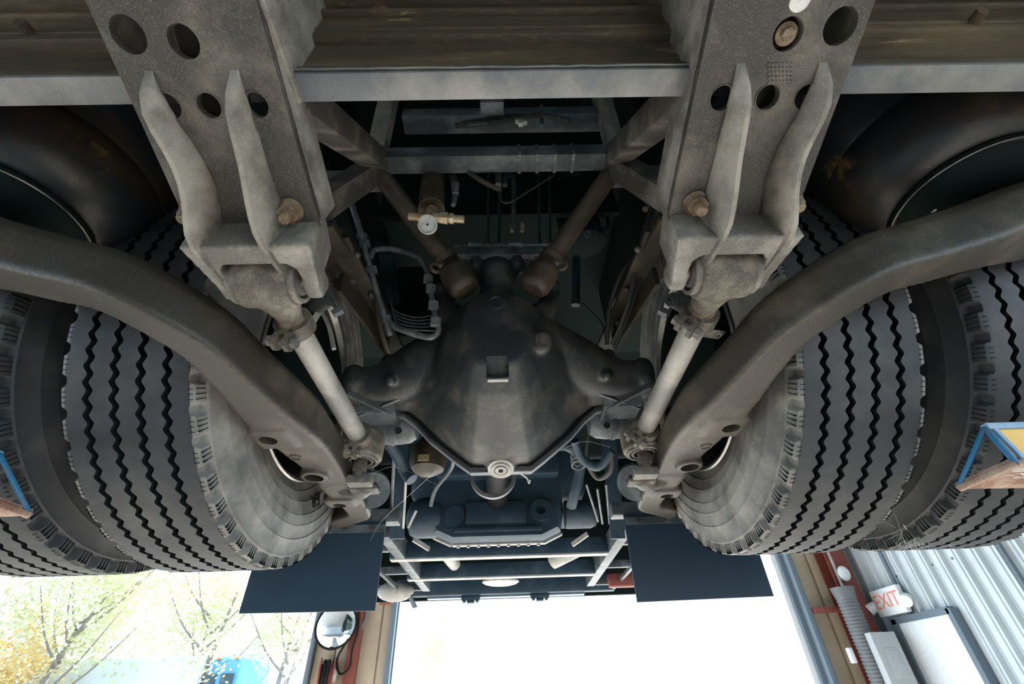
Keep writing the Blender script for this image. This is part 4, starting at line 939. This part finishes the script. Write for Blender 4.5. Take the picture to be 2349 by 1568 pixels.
structure('ceiling', B().box((-6.5, -4.0, 3.95), (23, 20.5, .12)), 'cabinet')
structure('wall_front', B().box((-13.0, -14, .8), (10, .2, 6.3)).box((-1.8, -14, .8), (12.8, .2, 6.3)), 'corr')
# trees, shrubs and the parked truck outside
def tree(x, y, h, r, mat, label, n, seed, trunk=True, grp='trees outside the bay'):
    rd = random.Random(seed); t = thing('tree', label, 'tree', (x, y, FLOOR), grp)
    if trunk:
        b = B(); b.tube([(x, y, FLOOR), (x+rd.uniform(-.3, .3), y, FLOOR+h*.4), (x+rd.uniform(-.6, .6), y, FLOOR+h*.8)], [.10, .07, .03], 8, smooth=4)
        for i in range(9):
            z = FLOOR+h*rd.uniform(.3, .7); a = rd.uniform(0, 6.28); b.tube([(x, y, z), (x+cos(a)*r*.4, y+sin(a)*r*.4, z+r*.35), (x+cos(a)*r*.8, y+sin(a)*r*.8, z+r*.9)], [.04, .025, .01], 5, smooth=3)
        obj('trunk', b, 'bark', t)
    vs = []; fs = []
    cl = [V((rd.gauss(0, .45)*r, rd.gauss(0, .4)*r, rd.gauss(0, .42)*r)) for i in range(16)]
    for i in range(n):
        c = V((x, y, FLOOR+h-r*.7))+rd.choice(cl)+V((rd.gauss(0, .2)*r, rd.gauss(0, .2)*r, rd.gauss(0, .2)*r))
        if c.z < FLOOR+.1: c.z = FLOOR+.1+rd.random()*.4
        u = V((rd.gauss(0, 1), rd.gauss(0, 1), rd.gauss(0, 1))).normalized()*.05*rd.uniform(.7, 1.6); v = u.orthogonal().normalized()*.035
        k = len(vs); vs += [c-u, c+v, c+u, c-v]; fs.append((k, k+1, k+2, k+3))
    b = B(); b.v = vs; b.f = fs
    o = obj('foliage', b, mat, t, 0); o['kind'] = 'stuff'
tree(-11.5, 13, 5.3, 1.8, 'leaf', 'loose green tree at the far left above the truck', 5200, 1)
tree(-8.6, 14, 5.4, 1.7, 'leaf', 'thin bare-stemmed tree in the middle of the left opening', 4200, 2)
tree(-6.9, 16, 5.2, 1.9, 'leaf', 'pale green tree next to the tan pier', 4000, 3)
tree(-12.8, 13, 3.6, 1.3, 'leaf2', 'autumn yellow bush at the left edge', 3200, 4, False)
tree(-2.6, 20, 4.6, 1.8, 'leaf', 'pale yellow-green bush right of the tan pier', 3200, 5, False)
t = thing('truck', 'white box truck with blue cab parked outside on the left', 'truck', (-11, 15, FLOOR))
obj('cargo_box', B().box((-12.4, 15, -.83), (8.2, 2.4, 2.5), bev=.04), 'cargo', t)
obj('cab', B().box((-7.75, 15, -.85), (1.0, 2.3, 2.5), bev=.25), 'truckblue', t)
obj('windscreen', B().box((-7.55, 13.83, -.30), (.35, .03, .6), bev=.01).box((-8.0, 13.84, -.30), (.30, .03, .6), bev=.01), 'glass', t)
for x in (-7.95, -7.45): obj('marker_lamp', B().box((x, 13.9, .34), (.10, .06, .05), bev=.01), 'orange', t)
for x in (-7.7, -12.5, -15.5): obj('truck_wheel', B().cyl((x, 13.8, FLOOR+.5), (x, 14.1, FLOOR+.5), .5, n=28), 'black', t)
